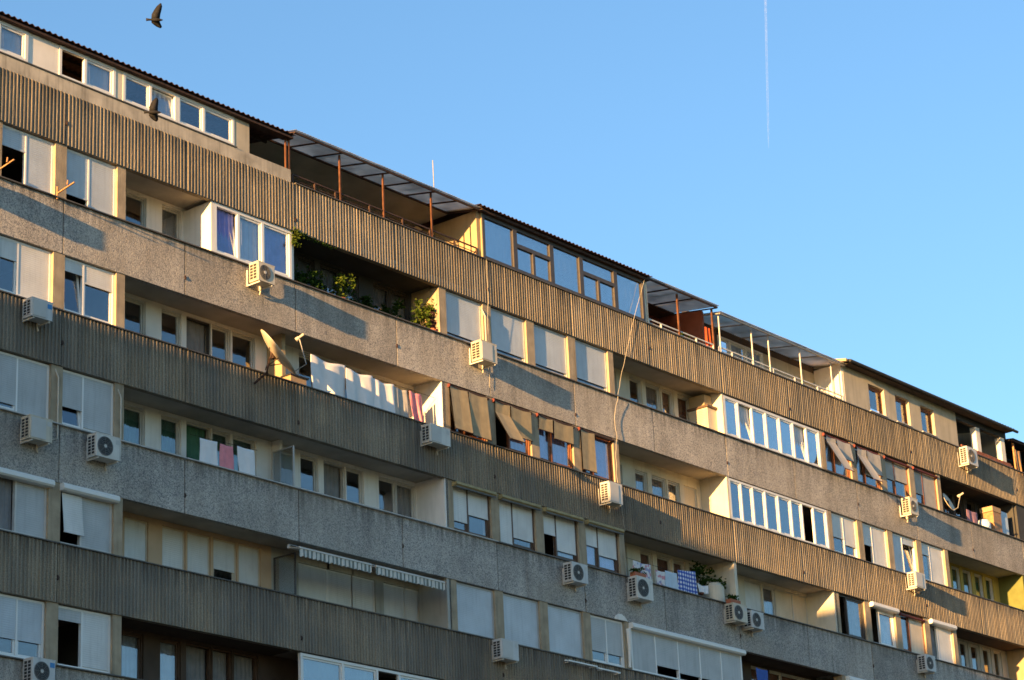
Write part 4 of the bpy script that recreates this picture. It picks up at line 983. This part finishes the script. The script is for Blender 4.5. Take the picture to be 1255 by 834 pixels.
dish((4.70, -.48, 22.40), ND_, .68, 'large beige satellite dish seen edge-on, bolted to the parapet', ((4.25, -.06, 21.55), (4.30, -.45, 21.75)), sag=.2, lnb=.62)
dish((39.62, .05, 25.25), (r2*.75+u2*.55-d*.3), .36, 'small white satellite dish in the dark balcony at right', ((39.55, .10, 24.74), (39.52, .12, 24.95)), sag=.2, lnb=.9)
line('roof_antenna', [(11.45, -.06, 28.95), (11.45, -.06, 29.4), (11.44, -.06, 29.92)], .014, 'steel', 'thin aerial rod sticking up from the rooftop canopy', 'antenna')
for z_ in (29.42,): pass
line('hanging_cable', [(21.45, -.08, 29.1), (20.93, -.07, 27.97), (20.33, -.07, 26.61), (19.84, -.06, 25.36), (19.62, -.07, 24.76)], .016, 'pipe_white', 'pale cable slanting down from the roof room to the balcony below', 'cable')
line('hanging_cable', [(19.60, -.08, 24.70), (19.40, -.05, 23.95), (19.46, -.05, 23.45), (19.40, -.03, 22.9), (19.36, -.03, 22.12), (19.44, -.07, 21.6), (19.5, -.07, 20.9), (19.58, -.05, 20.5)], .018, 'pipe_white', 'pale cable hanging straight down the facade past the khaki awnings', 'cable')
line('hanging_cable', [(13.66, -.05, 27.5), (13.64, -.055, 26.2), (13.62, -.03, 25.2), (13.6, -.03, 24.6), (13.58, -.03, 23.6)], .014, 'pipe_white', 'thin cable down the joint between glazed roof room and shutters', 'cable')
for (x, z, ds) in ((-4.0, 24.78, 'brown rod bracket sticking out under the window at left edge'), (-2.2, 24.76, 'brown rod bracket sticking out between the two left windows')):
    t = thing('clothes_bracket', ds, 'bracket', (x, -.03, z), 'rod brackets below left windows')
    MB().beam((x, -.04, z-.1), (x, -.04, z+.22), .035).build('upright', 'wood_ochre', t)
    MB().beam((x, -.05, z+.05), (x+.02, -.62, z+.16), .03).build('arm', 'wood_ochre', t)
    MB().beam((x-.05, -.45, z+.13), (x-.05, -.47, z+.24), .025).build('hook', 'wood_ochre', t)
# ------------------------------------------------------------------ small balcony things
t = thing('crate', 'orange box with a dark lid on the parapet beside the dish', 'crate', (6.0, .25, 21.95))
MB().box(5.75, 6.32, .12, .42, 21.95, 22.18).build('body', 'cardboard', t); MB().box(5.72, 6.38, .08, .46, 22.182, 22.22).build('lid', 'black', t)
t = thing('water_tank', 'cream rounded tank on the balcony right of the checked cloth', 'tank', (24.6, .45, 19.0))
MB().tube([(24.62, .42, 18.9), (24.62, .42, 19.68), (24.62, .42, 19.80)], [.36, .36, .26], 20).build('body', 'shutter_cream', t, smooth=False)
MB().tube([(24.62, .42, 19.80), (24.62, .42, 19.85)], .08, 12).build('cap', 'ac_grey', t)
t = thing('balcony_cabinet', 'cream slatted cabinet at the end of the upper middle balcony', 'cabinet', (25.1, .6, 24.0))
MB().box(24.86, 25.34, .28, 1.0, 23.7, 25.62).build('body', 'shutter_cream', t)
MB().box(24.80, 25.355, .22, 1.03, 25.63, 25.70).build('top', 'brown_frame', t)
for i in range(18): MB().box(24.84, 24.858, .31, .98, 24.6+i*.055, 24.6+i*.055+.042).build('slat', 'shutter_cream', t)
MB().box(24.9, 25.3, .4, 1.0, 25.72, 26.1).build('stored_bundle', 'khaki_fabric', t)
t = thing('drying_rack', 'folded white drying rack under the third grey-blue shutter', 'drying rack', (16.9, -.1, 16.15), 'folded racks below the shutters')
MB().box(16.28, 17.6, -.16, -.10, 16.13, 16.17).build('bar', 'pvc', t); MB().box(16.28, 17.6, -.26, -.20, 16.11, 16.15).build('bar', 'pvc', t)
for x in (16.4, 17.5): MB().beam((x, 0, 16.12), (x, -.27, 16.12), .03).build('arm', 'pvc', t)
t = thing('drying_rack', 'folded white drying rack under the shutter with two small panes', 'drying rack', (18.3, -.1, 16.15), 'folded racks below the shutters')
MB().box(17.75, 18.8, -.16, -.10, 16.11, 16.15).build('bar', 'pvc', t)
for x in (17.9, 18.7): MB().beam((x, 0, 16.10), (x, -.17, 16.10), .03).build('arm', 'pvc', t)
t = thing('storage_barrel', 'tall pale blue barrel in the dark balcony by the small dish', 'barrel', (42.5, .3, 24.4))
MB().tube([(42.55, .3, 24.2), (42.55, .3, 25.0), (42.55, .3, 25.15)], [.26, .26, .18], 18).build('body', 'cloth_paleblue', t); MB().tube([(42.55, .3, 25.15), (42.55, .3, 25.2)], .12, 12).build('cap', 'black', t)
t = thing('cupboard', 'orange-lit narrow cupboard with blue side at the end of the dark balcony', 'cupboard', (43.3, .4, 24.0))
MB().box(43.0, 43.6, .1, .6, 24.0, 25.55).build('body', 'wood_ochre', t); MB().box(43.61, 44.2, .15, .6, 24.0, 25.7).build('side_unit', 'cloth_paleblue', t); MB().box(42.95, 43.6, .08, .62, 25.56, 25.75).build('lid', 'cardboard', t)
pl = [(18.85, 17.76), (18.92, 17.86), (19.05, 17.93), (19.22, 17.94), (19.36, 17.88), (19.45, 17.80), (19.5, 17.765)]
MB().add([(x, -.02, z) for x, z in pl]+[(x, .01, z) for x, z in pl], [tuple(range(7)), tuple(range(13, 6, -1))]+[(i, (i+1) % 7, 7+(i+1) % 7, 7+i) for i in range(7)]).build('plaster_patch', 'white_plaster', B)
MB().tube([(19.5, .0, 17.55), (19.53, .0, 17.0), (19.48, .0, 16.4)], [.08, .06, .04], 8).build('plaster_patch', 'white_plaster', B)

# ------------------------------------------------------------------ birds
def bird(c, label, wing, span):
    """tail to the image left, head to the right; wing = (up, down) lengths"""
    c = Vector(c); X = (r2*.98+d*.2).normalized(); Zv = u2; Yv = -d
    b = MB()
    def T(p): return c+X*p[0]+Yv*p[1]+Zv*p[2]
    prof = [(-.19, .03, .034), (-.13, .022, .024), (-.085, .022, .022), (-.04, .04, .038), (.02, .048, .044), (.07, .04, .038), (.10, .027, .028), (.125, .026, .027), (.15, .015, .016), (.172, .004, .004)]
    n = 10; vs = []; fs = []
    for (x, wy, wz) in prof:
        for k in range(n):
            t_ = 2*math.pi*k/n; vs.append(T((x, wy*math.cos(t_), wz*math.sin(t_))))
    for j in range(len(prof)-1):
        for k in range(n): fs.append((j*n+k, j*n+(k+1) % n, (j+1)*n+(k+1) % n, (j+1)*n+k))
    fs += [tuple(reversed(range(n))), tuple((len(prof)-1)*n+k for k in range(n))]
    b.add(vs, fs)
    for sgn, ln, tilt in ((1, wing[0], .10), (-1, wing[1], .06)):
        st = [(0, .075, -.06, 0), (.3, .075, -.065, .012), (.55, .09, -.03, .02), (.8, .10, .01, .022), (1, .085, .065, .018)]
        vs = []; fs = []
        for (q, le, te, up) in st:
            th = .008*(1-q*.8); z = sgn*(.02+ln*q); yy = -.02-tilt*q
            cm = (le+te)/2; lx = cm+(le-cm)*1.35+q*span; tx = cm+(te-cm)*1.35+q*span
            vs += [T((lx, yy, z)), T(((lx+tx)/2, yy+th, z)), T((tx, yy, z)), T(((lx+tx)/2, yy-th, z))]
        for j in range(len(st)-1):
            for k in range(4): fs.append((4*j+k, 4*j+(k+1) % 4, 4*j+4+(k+1) % 4, 4*j+4+k))
        fs += [(3, 2, 1, 0), tuple(4*(len(st)-1)+k for k in range(4))]
        b.add(vs, fs)
    o = b.build('bird', 'feather', ori=c, smooth=True); return tag(o, label, 'bird', 'flying birds')
bird((-4.58, -6, 26.36), 'dark bird flying high against the sky above the roof', (.36, .15), .03)
bird((-4.62, -6, 24.14), 'dark bird flying in front of the rooftop windows and plaster fascia', (.31, .17), -.02)

# ------------------------------------------------------------------ contrail
mt = bpy.data.materials.new('contrail'); mt.use_nodes = True; M['contrail'] = mt; t_ = mt.node_tree; t_.nodes.clear()
o_ = t_.nodes.new('ShaderNodeOutputMaterial'); mx = t_.nodes.new('ShaderNodeMixShader'); tr = t_.nodes.new('ShaderNodeBsdfTransparent'); df = t_.nodes.new('ShaderNodeBsdfDiffuse')
df.inputs[0].default_value = (.8, .85, .9, 1)
gN = t_.nodes.new('ShaderNodeNewGeometry'); nz = t_.nodes.new('ShaderNodeTexNoise'); nz.inputs['Scale'].default_value = .02; t_.links.new(gN.outputs['Position'], nz.inputs['Vector'])
mr = t_.nodes.new('ShaderNodeMapRange'); mr.inputs[1].default_value = .3; mr.inputs[2].default_value = .7; mr.inputs[3].default_value = .02; mr.inputs[4].default_value = .05
t_.links.new(nz.outputs[0], mr.inputs[0]); t_.links.new(mr.outputs[0], mx.inputs[0])
t_.links.new(tr.outputs[0], mx.inputs[1]); t_.links.new(df.outputs[0], mx.inputs[2]); t_.links.new(mx.outputs[0], o_.inputs[0])
C0 = Vector((CX, -DIST, 1.6))
def sky_pt(px, py, dist): return C0+(d*F_PX+r2*(px-627.5)-u2*(py-417)).normalized()*dist
ct = thing('contrail', 'thin white contrail crossing the blue sky', 'contrail', sky_pt(942, 182, 9000))
for ofs, nm in ((-.8, 'streak'), (.8, 'streak')):
    pts = []; rads = []
    for i in range(24):
        q = i/23; pts.append(sky_pt(942+ofs*min(1, q*5+.2)-4.6*q, 182-215*q, 9000+2600*q)); rads.append((.9+2.9*q)*(.3 if i == 0 else 1)*random.uniform(.8, 1.2))
    MB().tube(pts, rads, 8).build(nm, 'contrail', ct)
